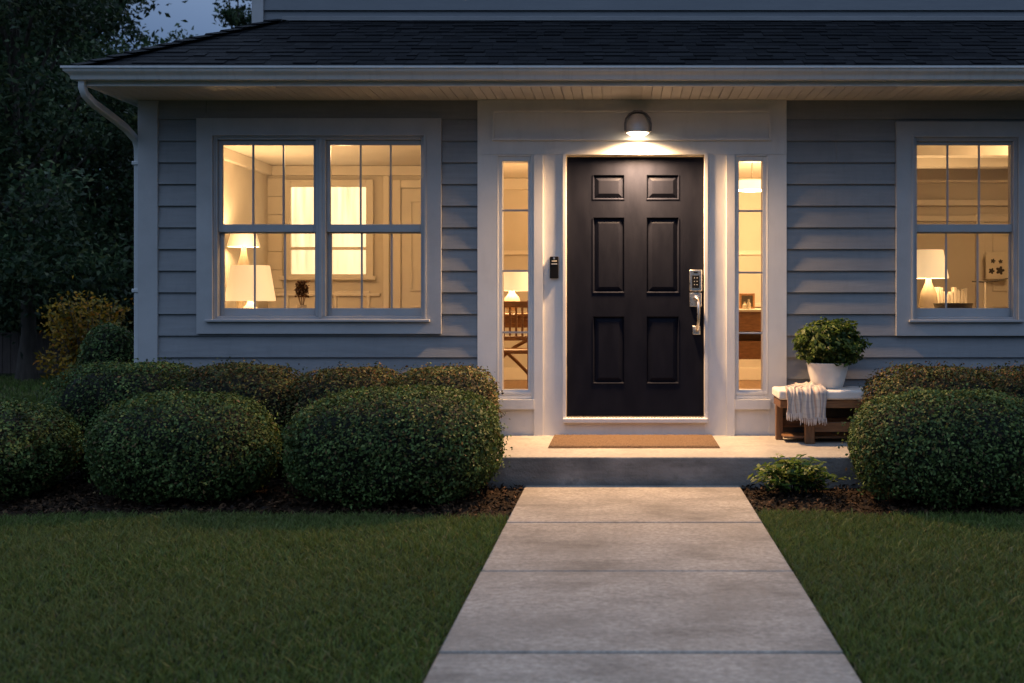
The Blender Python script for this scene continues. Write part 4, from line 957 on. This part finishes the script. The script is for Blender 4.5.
# ================================================================= SHRUBS
SEED = [100]
def shrub(cx, cy, w, dpt, h, label, n=None, cols=GREEN, wts=(4, 4, 3, 1.2, 0.6), leaf=0.0225, sq=2.7, group='clipped shrubs along the house', rough=0.05):
    SEED[0] += 3; sd_ = SEED[0]
    t = thing('shrub', label, 'shrub', (cx, cy, -0.02), group)
    rx, ry = w / 2, dpt / 2; rz = h * 0.54; zc = h - rz
    area = 4 * math.pi * ((rx * ry) ** 1.6 / 3 + (rx * rz) ** 1.6 / 3 + (ry * rz) ** 1.6 / 3) ** (1 / 1.6)
    n = n or int(area * 8200 * (0.024 / leaf) ** 2)
    def surf(d):
        e = (np.abs(d[:, 0]) ** sq + np.abs(d[:, 1]) ** sq + np.abs(d[:, 2]) ** sq) ** (1 / sq)
        k = 1 / e
        return k * (1 + wave(d * np.array([rx, ry, rz]) * 2, 3.2, sd_, rough) + wave(d * np.array([rx, ry, rz]) * 2, 9, sd_ + 1, rough * 0.6))
    d = unit(RNG.normal(size=(n, 3)) * np.array([1, 1, 1])); s = surf(d)
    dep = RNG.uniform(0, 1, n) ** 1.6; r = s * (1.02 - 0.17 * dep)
    out = RNG.uniform(0, 1, n) < 0.05; r = np.where(out, s * (1.02 + 0.10 * RNG.uniform(0, 1, n) ** 2), r)
    S = np.array([rx, ry, rz]); C = np.array([cx, cy, zc])
    P = d * r[:, None] * S + C
    keep = P[:, 2] > 0.02 + 0.03 * np.sin(d[:, 0] * 9); P, d, dep, out = P[keep], d[keep], dep[keep], out[keep]; n = len(P)
    nv = unit(d / S)
    N = unit(nv * 0.9 + RNG.normal(size=(n, 3)) * 0.62 + np.array([0, 0, 0.25]))
    clump = 1 + wave(P, 26, sd_ + 2, 0.34) + wave(P, 60, sd_ + 3, 0.25)
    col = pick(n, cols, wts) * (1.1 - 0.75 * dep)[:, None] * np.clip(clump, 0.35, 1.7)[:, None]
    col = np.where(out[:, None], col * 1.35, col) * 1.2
    ln = RNG.uniform(leaf * 0.7, leaf * 1.35, n)
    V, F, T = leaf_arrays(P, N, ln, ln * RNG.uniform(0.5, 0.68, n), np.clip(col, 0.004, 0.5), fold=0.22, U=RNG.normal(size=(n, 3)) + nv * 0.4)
    # closed core for the inner twigs, near-black to paint shaded gaps between leaves
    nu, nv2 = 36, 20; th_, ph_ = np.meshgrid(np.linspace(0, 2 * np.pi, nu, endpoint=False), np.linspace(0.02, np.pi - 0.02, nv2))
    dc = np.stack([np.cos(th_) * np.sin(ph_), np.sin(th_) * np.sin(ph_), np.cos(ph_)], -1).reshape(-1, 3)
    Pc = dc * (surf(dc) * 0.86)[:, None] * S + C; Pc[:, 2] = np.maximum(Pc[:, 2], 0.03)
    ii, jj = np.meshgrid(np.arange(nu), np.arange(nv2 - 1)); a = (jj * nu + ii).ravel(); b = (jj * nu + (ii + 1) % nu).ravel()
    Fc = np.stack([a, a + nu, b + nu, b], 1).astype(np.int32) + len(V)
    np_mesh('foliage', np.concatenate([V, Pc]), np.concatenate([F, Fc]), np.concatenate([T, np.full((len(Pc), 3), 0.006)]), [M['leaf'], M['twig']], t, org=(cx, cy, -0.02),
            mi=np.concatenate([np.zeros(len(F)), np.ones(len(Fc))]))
    m = MB()
    for k in range(7):
        a_ = k * 2 * math.pi / 7; m.tube([(cx + 0.05 * math.cos(a_), cy + 0.05 * math.sin(a_), -0.03), (cx + rx * 0.35 * math.cos(a_), cy + ry * 0.35 * math.sin(a_), 0.15), (cx + rx * 0.6 * math.cos(a_), cy + ry * 0.6 * math.sin(a_), 0.3)], [0.014, 0.011, 0.006], seg=7)
    obj('stem', m, M['bark'], t, smooth=True)
    return t
BRN = [(0.038, 0.056, 0.020), (0.065, 0.080, 0.026), (0.10, 0.085, 0.032), (0.12, 0.066, 0.028), (0.06, 0.042, 0.02)]
shrub(-4.24, -1.46, 1.28, 1.1, 0.58, 'dark rounded shrub cut off by the left edge of the picture')
shrub(-2.80, -1.52, 1.10, 1.0, 0.635, 'rounded green shrub in the front row, middle of the left side')
shrub(-1.445, -1.58, 1.27, 1.06, 0.675, 'widest rounded green shrub in front, beside the path')
shrub(-3.53, -0.62, 0.98, 0.85, 0.79, 'tall boxy shrub at the house corner under the downspout', wts=(5, 4, 2, 0.6, 0.8), sq=4.0)
shrub(-2.78, -0.60, 0.93, 0.8, 0.765, 'dark brownish back shrub left of centre under the big window', cols=BRN, wts=(4, 3, 2, 1, 1), sq=4.0)
shrub(-1.96, -0.62, 0.86, 0.8, 0.75, 'brownish back shrub under the right half of the big window', cols=BRN, wts=(3, 3, 2.4, 1.6, 1), sq=3.5)
shrub(-1.31, -0.62, 0.80, 0.8, 0.75, 'brownish back shrub next to the left sidelight', cols=BRN, wts=(3, 3, 3, 1.6, 0.8), sq=3.5)
shrub(2.23, -0.74, 0.96, 0.72, 0.75, 'brown tinged back shrub beside the bench', cols=BRN, wts=(3, 3, 3, 2.2, 0.8), sq=4.0)
shrub(2.96, -0.72, 1.0, 0.75, 0.755, 'brown tinged back shrub at the right edge under the window', cols=BRN, wts=(3, 3, 3, 2, 0.8), sq=4.0)
shrub(2.05, -1.70, 1.20, 0.96, 0.69, 'big rounded green shrub in front of the bench', sq=2.5)

# leafy plant at the step
def stem_plant(name, c, n, reach, hgt, label, cat, cols, wts, ln, wd):
    t = thing(name, label, cat, (c[0], c[1], -0.02)); Ps, Ns, Us, tt = [], [], [], []; m = MB()
    for k in range(n):
        a = random.uniform(0, 6.28); rr = reach * math.sqrt(random.random()); hh = hgt * random.uniform(0.55, 1.05) * (1 - 0.45 * (rr / reach) ** 2)
        b0_ = Vector((c[0] + rr * 0.35 * math.cos(a), c[1] + rr * 0.25 * math.sin(a), -0.02)); tip = Vector((c[0] + rr * math.cos(a), c[1] + rr * 0.62 * math.sin(a), hh))
        mid = (b0_ + tip) / 2 + Vector((0, 0, 0.25 * hh)); m.tube([b0_, mid, tip], [0.003, 0.0025, 0.0015], seg=5)
        for q in range(11):
            s_ = 0.25 + 0.75 * q / 10; p = b0_.lerp(mid, s_).lerp(mid.lerp(tip, s_), s_); an = q * 2.4 + a
            u = Vector((math.cos(an), math.sin(an), random.uniform(0.1, 0.7))).normalized()
            Ps.append(p + u * ln * 0.5); Us.append(u); Ns.append(Vector((random.gauss(0, .35), random.gauss(0, .35), 1)).normalized()); tt.append(0.45 + 0.65 * s_)
    P = np.array(Ps); k = len(P); T0_ = pick(k, cols, wts) * np.array(tt)[:, None]
    V, F, T = leaf_arrays(P, np.array(Ns), RNG.uniform(ln * 0.7, ln * 1.3, k), RNG.uniform(wd * 0.7, wd * 1.3, k), T0_, U=np.array(Us))
    np_mesh('foliage', V, F, T, [M['leafsoft']], t, org=(c[0], c[1], -0.02)); obj('stem', m, M['twig'], t)
    return t
stem_plant('leafy_plant', (PX(795, 7.12), -1.46), 64, 0.30, 0.24, 'small bright green leafy plant in the mulch beside the step', 'plant',
           [(0.06, 0.12, 0.022), (0.10, 0.16, 0.03), (0.16, 0.20, 0.045), (0.035, 0.07, 0.016)], [3, 4, 3, 1.5], 0.066, 0.024)
stem_plant('leafy_plant', (-5.0, -0.4), 50, 0.42, 0.30, 'low leafy plant beside the tall corner shrub', 'plant', GREEN, [3, 3, 3, 1, 0.2], 0.05, 0.02)

# ================================================================= YARD BEHIND
def loose_bush(name, c, w, h, n, ln, cols, wts, label):
    t = thing(name, label, 'bush', (c[0], c[1], -0.02)); m = MB(); Ps, tt = [], []
    for k in range(30):
        a = random.uniform(0, 6.28); rr = (w / 2) * math.sqrt(random.random()); hh = h * random.uniform(0.35, 1.0) * (1 - 0.35 * (2 * rr / w) ** 2)
        tip = Vector((c[0] + rr * math.cos(a), c[1] + rr * math.sin(a), hh)); b_ = Vector((c[0] + rr * .1 * math.cos(a), c[1] + rr * .1 * math.sin(a), -0.02))
        mid = (b_ + tip) / 2 + Vector((0, 0, 0.1)); m.tube([b_, mid, tip], [0.012, 0.008, 0.003], seg=5)
        q = int(n / 30); s_ = RNG.uniform(0.3, 1.03, q)[:, None]
        B_, M_, T_ = (np.array(x) for x in (b_, mid, tip))
        Ps.append((1 - s_) ** 2 * B_ + 2 * s_ * (1 - s_) * M_ + s_ ** 2 * T_ + RNG.normal(size=(q, 3)) * 0.07)
        tt.append(RNG.uniform(0.6, 1.1) * (0.5 + 0.6 * s_))
    P = np.concatenate(Ps); P[:, 2] = np.maximum(P[:, 2], 0.03); k = len(P)
    V, F, T = leaf_arrays(P, unit(RNG.normal(size=(k, 3)) + np.array([0, -0.3, 0.6])), RNG.uniform(ln * 0.7, ln * 1.3, k), RNG.uniform(ln * 0.4, ln * 0.7, k), pick(k, cols, wts) * np.concatenate(tt))
    np_mesh('foliage', V, F, T, [M['leafsoft']], t, org=(c[0], c[1], -0.02)); obj('stem', m, M['bark'], t)
loose_bush('yellow_bush', (-6.85, 5.5), 1.2, 1.5, 3000, 0.065, [(0.50, 0.28, 0.025), (0.34, 0.21, 0.025), (0.19, 0.16, 0.025), (0.62, 0.24, 0.025)], [4, 3, 3, 0.6], 'loose yellow autumn bush beyond the house corner')
shrub(-4.98, 2.1, 0.6, 0.6, 1.0, 'small round dark evergreen between yellow bush and downspout', leaf=0.034, sq=2.2, rough=0.08, group='shrubs beside the house')

fc = thing('fence', 'low weathered brown board fence across the back yard', 'fence', (-12.5, 9.6, -0.03))
m = MB(); x = -22.0
while x < -3.0:
    w = 0.135; m.box(x, x + w - 0.008, 9.56, 9.58, 0.02, 0.70 + random.uniform(-0.012, 0.012)); x += w
obj('board_panel', m, M['fence'], fc)
m = MB(); m.box(-22, -3, 9.585, 9.62, 0.14, 0.21); m.box(-22, -3, 9.585, 9.62, 0.52, 0.59); obj('rail', m, M['fence'], fc)
for k in range(10):
    xx = -22 + k * 2.1; m = MB(); m.box(xx, xx + 0.09, 9.622, 9.71, -0.03, 0.74); obj('post', m, M['fence'], fc, bevel=0.005)

TREEC = [(0.022, 0.046, 0.022), (0.038, 0.070, 0.031), (0.066, 0.102, 0.044), (0.10, 0.12, 0.046)]
def tree(c, trunk_r, fork, h, rx, n, label, ln=0.11, low=0.2, skirt=0, dens=46, wts=(4, 4, 2, 0.6)):
    t = thing('tree', label, 'tree', (c[0], c[1], -0.03), 'trees in the back yard'); m = MB()
    lean = random.uniform(-0.3, 0.3)
    pts = [(c[0] + lean * s * s * 0.6 + 0.05 * math.sin(s * 7), c[1] + 0.05 * math.cos(s * 6), -0.05 + s * h * 0.8) for s in np.linspace(0, 1, 9)]
    m.tube(pts, [trunk_r * 1.5] + [trunk_r * (1 - 0.86 * i / 8) for i in range(1, 9)], seg=12)
    cl = []
    for k in range(dens):
        a = k * 2.399 + random.uniform(-.3, .3); f = random.uniform(fork / h, 0.98); e = (f - fork / h) / (1 - fork / h)
        rr = rx * (0.30 + 0.9 * math.sin(min(1, e * 0.85 + low) * math.pi)) * random.uniform(0.35, 1.0)
        z = f * h; b0_ = Vector(pts[min(8, int(f * 0.85 * 8))]); tip = Vector((c[0] + rr * math.cos(a), c[1] + rr * math.sin(a), z))
        mid = (b0_ + tip) / 2 + Vector((0, 0, random.uniform(0, 0.35)))
        if k % 2 == 0 and f > 0.45: m.tube([b0_, mid, tip], [trunk_r * 0.30, trunk_r * 0.17, 0.012], seg=6)
        cl.append((tip, random.uniform(0.32, 0.72))); cl.append((mid.lerp(tip, 0.5), random.uniform(0.25, 0.55)))
    for k in range(skirt): cl.append((Vector((c[0] + random.uniform(-.55, .55), c[1] - random.uniform(0.2, 1.0), random.uniform(fork * 1.25, fork * 1.25 + 3.2))), random.uniform(0.4, 0.6)))
    obj('trunk', m, M['bark'], t, smooth=True)
    q = n // len(cl); Ps, tt = [], []
    for (p, s_) in cl:
        d = RNG.normal(size=(q, 3)) * np.array([0.62, 0.62, 0.36]) * s_ * rx * 0.42
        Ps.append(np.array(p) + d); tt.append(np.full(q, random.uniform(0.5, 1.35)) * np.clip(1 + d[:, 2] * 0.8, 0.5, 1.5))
    P = np.concatenate(Ps); k = len(P); P[:, 2] = np.maximum(P[:, 2], 0.1)
    V, F, T = leaf_arrays(P, unit(RNG.normal(size=(k, 3)) + np.array([0, 0, 0.5])), RNG.uniform(ln * 0.6, ln * 1.4, k), RNG.uniform(ln * 0.35, ln * 0.65, k), pick(k, TREEC, wts) * np.concatenate(tt)[:, None])
    np_mesh('crown', V, F, T, [M['leafsoft']], t, org=(c[0], c[1], -0.03))
tree((-9.25, 8.4), 0.12, 1.0, 7.6, 2.7, 26000, 'slim trunked dark tree standing in front of the fence', skirt=22, wts=(3, 4, 3, 1))
tree((-12.4, 11.2), 0.2, 1.2, 9.5, 3.6, 34000, 'large dark tree behind the fence at the left edge', ln=0.14)
tree((-11.5, 14.5), 0.22, 0.8, 10.5, 2.9, 36000, 'tallest dark tree behind the fence', ln=0.15)
tree((-7.2, 13.0), 0.18, 0.6, 6.2, 2.7, 26000, 'dark tree behind the yellow bush', ln=0.12)
tree((-8.7, 16.5), 0.15, 0.8, 8.9, 2.2, 11000, 'thin crowned tree showing above the roof beside the upper storey', ln=0.13, dens=26)
tree((-15.5, 16.0), 0.25, 0.8, 11.0, 4.0, 24000, 'broad dark tree far behind at the left', ln=0.17)
nw = 60000
wx = RNG.uniform(-34, -5, nw); top = np.where((wx > -14.8) & (wx < -10.5), 7.9, 9.6) + 0.5 * np.sin(wx * 0.55 + 0.5) + 0.8 * np.sin(wx * 1.7) + 0.4 * np.sin(wx * 4.1)
wz = RNG.uniform(0, 1, nw) ** 0.85 * top; wy = 25 + RNG.normal(size=nw) * 1.2 + 1.2 * np.sin(wx * 1.9 + wz * 1.3)
wt = pick(nw, TREEC, (4, 4, 2, 0.3)) * np.clip(0.9 + 0.5 * np.sin(wx * 1.9 + wz * 2.1) * np.sin(wz * 1.7 + wx * 0.7), 0.3, 1.6)[:, None] * 0.8
V_, F_, T_ = leaf_arrays(np.stack([wx, wy, wz], 1), unit(RNG.normal(size=(nw, 3)) + np.array([0, -0.5, 0.4])), RNG.uniform(0.22, 0.5, nw), RNG.uniform(0.14, 0.3, nw), wt)
struct(np_mesh('distant_wood', V_, F_, T_, [M['leafsoft']]), 'stuff', 'dark mass of distant trees behind the yard')
for i, (xx, yy, hh, ww, lb) in enumerate(((-13.4, 11.0, 2.6, 3.0, 'leftmost dark bush behind the fence'), (-10.8, 11.4, 2.3, 2.8, 'dark bush behind the fence by the slim trunk'), (-8.4, 11.2, 2.5, 2.8, 'dark bush behind the fence near the yellow bush'), (-6.0, 11.6, 2.4, 2.8, 'dark bush behind the fence hidden mostly by the house corner'))):
    loose_bush('hedge_bush', (xx, yy), ww, hh, 7000, 0.12, TREEC, [4, 4, 2, 0.4], lb)

# ================================================================= SKY, SUN, CAMERA
w = bpy.data.worlds.new('World'); scene.world = w; w.use_nodes = True
N, L = w.node_tree.nodes, w.node_tree.links
bg = N['Background']
sk = N.new('ShaderNodeTexSky'); sk.sky_type = 'NISHITA'; sk.sun_disc = False
SUN_EL, SUN_ROT = R(5.0), R(20)
sk.sun_elevation = SUN_EL; sk.sun_rotation = SUN_ROT; sk.air_density = 1.0; sk.dust_density = 0.6; sk.ozone_density = 3.0
hs = N.new('ShaderNodeHueSaturation'); hs.inputs['Saturation'].default_value = 0.60
tn = N.new('ShaderNodeMix'); tn.data_type = 'RGBA'; tn.blend_type = 'MULTIPLY'; tn.inputs['Factor'].default_value = 1.0
tn.inputs['B'].default_value = (1.0, 1.0, 1.02, 1)
L.new(sk.outputs[0], hs.inputs['Color']); L.new(hs.outputs[0], tn.inputs['A']); wt_ = N.new('ShaderNodeTexCoord'); wsx = N.new('ShaderNodeSeparateXYZ'); L.new(wt_.outputs['Generated'], wsx.inputs[0])
wm = N.new('ShaderNodeMapRange'); wm.interpolation_type = 'SMOOTHSTEP'; wm.inputs['From Min'].default_value = 0.13; wm.inputs['From Max'].default_value = 0.9; wm.inputs['To Min'].default_value = 0.0; wm.inputs['To Max'].default_value = 1.0
L.new(wsx.outputs['Z'], wm.inputs['Value'])
tm = N.new('ShaderNodeMix'); tm.data_type = 'RGBA'; tm.blend_type = 'MULTIPLY'; tm.inputs['Factor'].default_value = 1.0
L.new(tn.outputs['Result'], tm.inputs['A']); wr = N.new('ShaderNodeValToRGB'); wr.color_ramp.elements[0].color = (0.035, 0.050, 0.085, 1); wr.color_ramp.elements[1].color = (1, 1, 1, 1); L.new(wm.outputs['Result'], wr.inputs['Fac']); L.new(wr.outputs['Color'], tm.inputs['B']); L.new(tm.outputs['Result'], bg.inputs['Color'])
bg.inputs['Strength'].default_value = 1.0
sl = bpy.data.lights.new('sun', 'SUN'); sl.energy = 0.05; sl.angle = R(30); sl.color = (1.0, 0.85, 0.75)
so2 = bpy.data.objects.new('sun', sl); COL.objects.link(so2)
dirv = Vector((math.sin(SUN_ROT) * math.cos(SUN_EL), math.cos(SUN_ROT) * math.cos(SUN_EL), math.sin(SUN_EL)))
so2.rotation_euler = dirv.to_track_quat('Z', 'Y').to_euler(); so2.location = (0, 20, 12)

cam = bpy.data.cameras.new('camera'); co = bpy.data.objects.new('camera', cam); COL.objects.link(co)
co.location = (0, -CAM_D, CAM_H); co.rotation_euler = (R(90), 0, 0)
cam.sensor_width = 36; cam.lens = FPX / 1024 * 36; cam.shift_x = -(623 - 512) / 1024; cam.shift_y = -(341.5 - 299) / 1024
cam.clip_start = 0.05; cam.clip_end = 600
cam.dof.use_dof = True; cam.dof.focus_distance = 8.3; cam.dof.aperture_fstop = 2.5
scene.camera = co
scene.view_settings.view_transform = 'Standard'; scene.view_settings.look = 'None'; scene.view_settings.exposure = 0; scene.view_settings.gamma = 1
scene.render.engine = 'CYCLES'
cy = scene.cycles
cy.use_denoising = True
try: cy.denoiser = 'OPENIMAGEDENOISE'
except Exception: pass
cy.max_bounces = 7; cy.diffuse_bounces = 4; cy.glossy_bounces = 3; cy.transparent_max_bounces = 12; cy.transmission_bounces = 4
cy.sample_clamp_indirect = 4.0; cy.caustics_reflective = False; cy.caustics_refractive = False
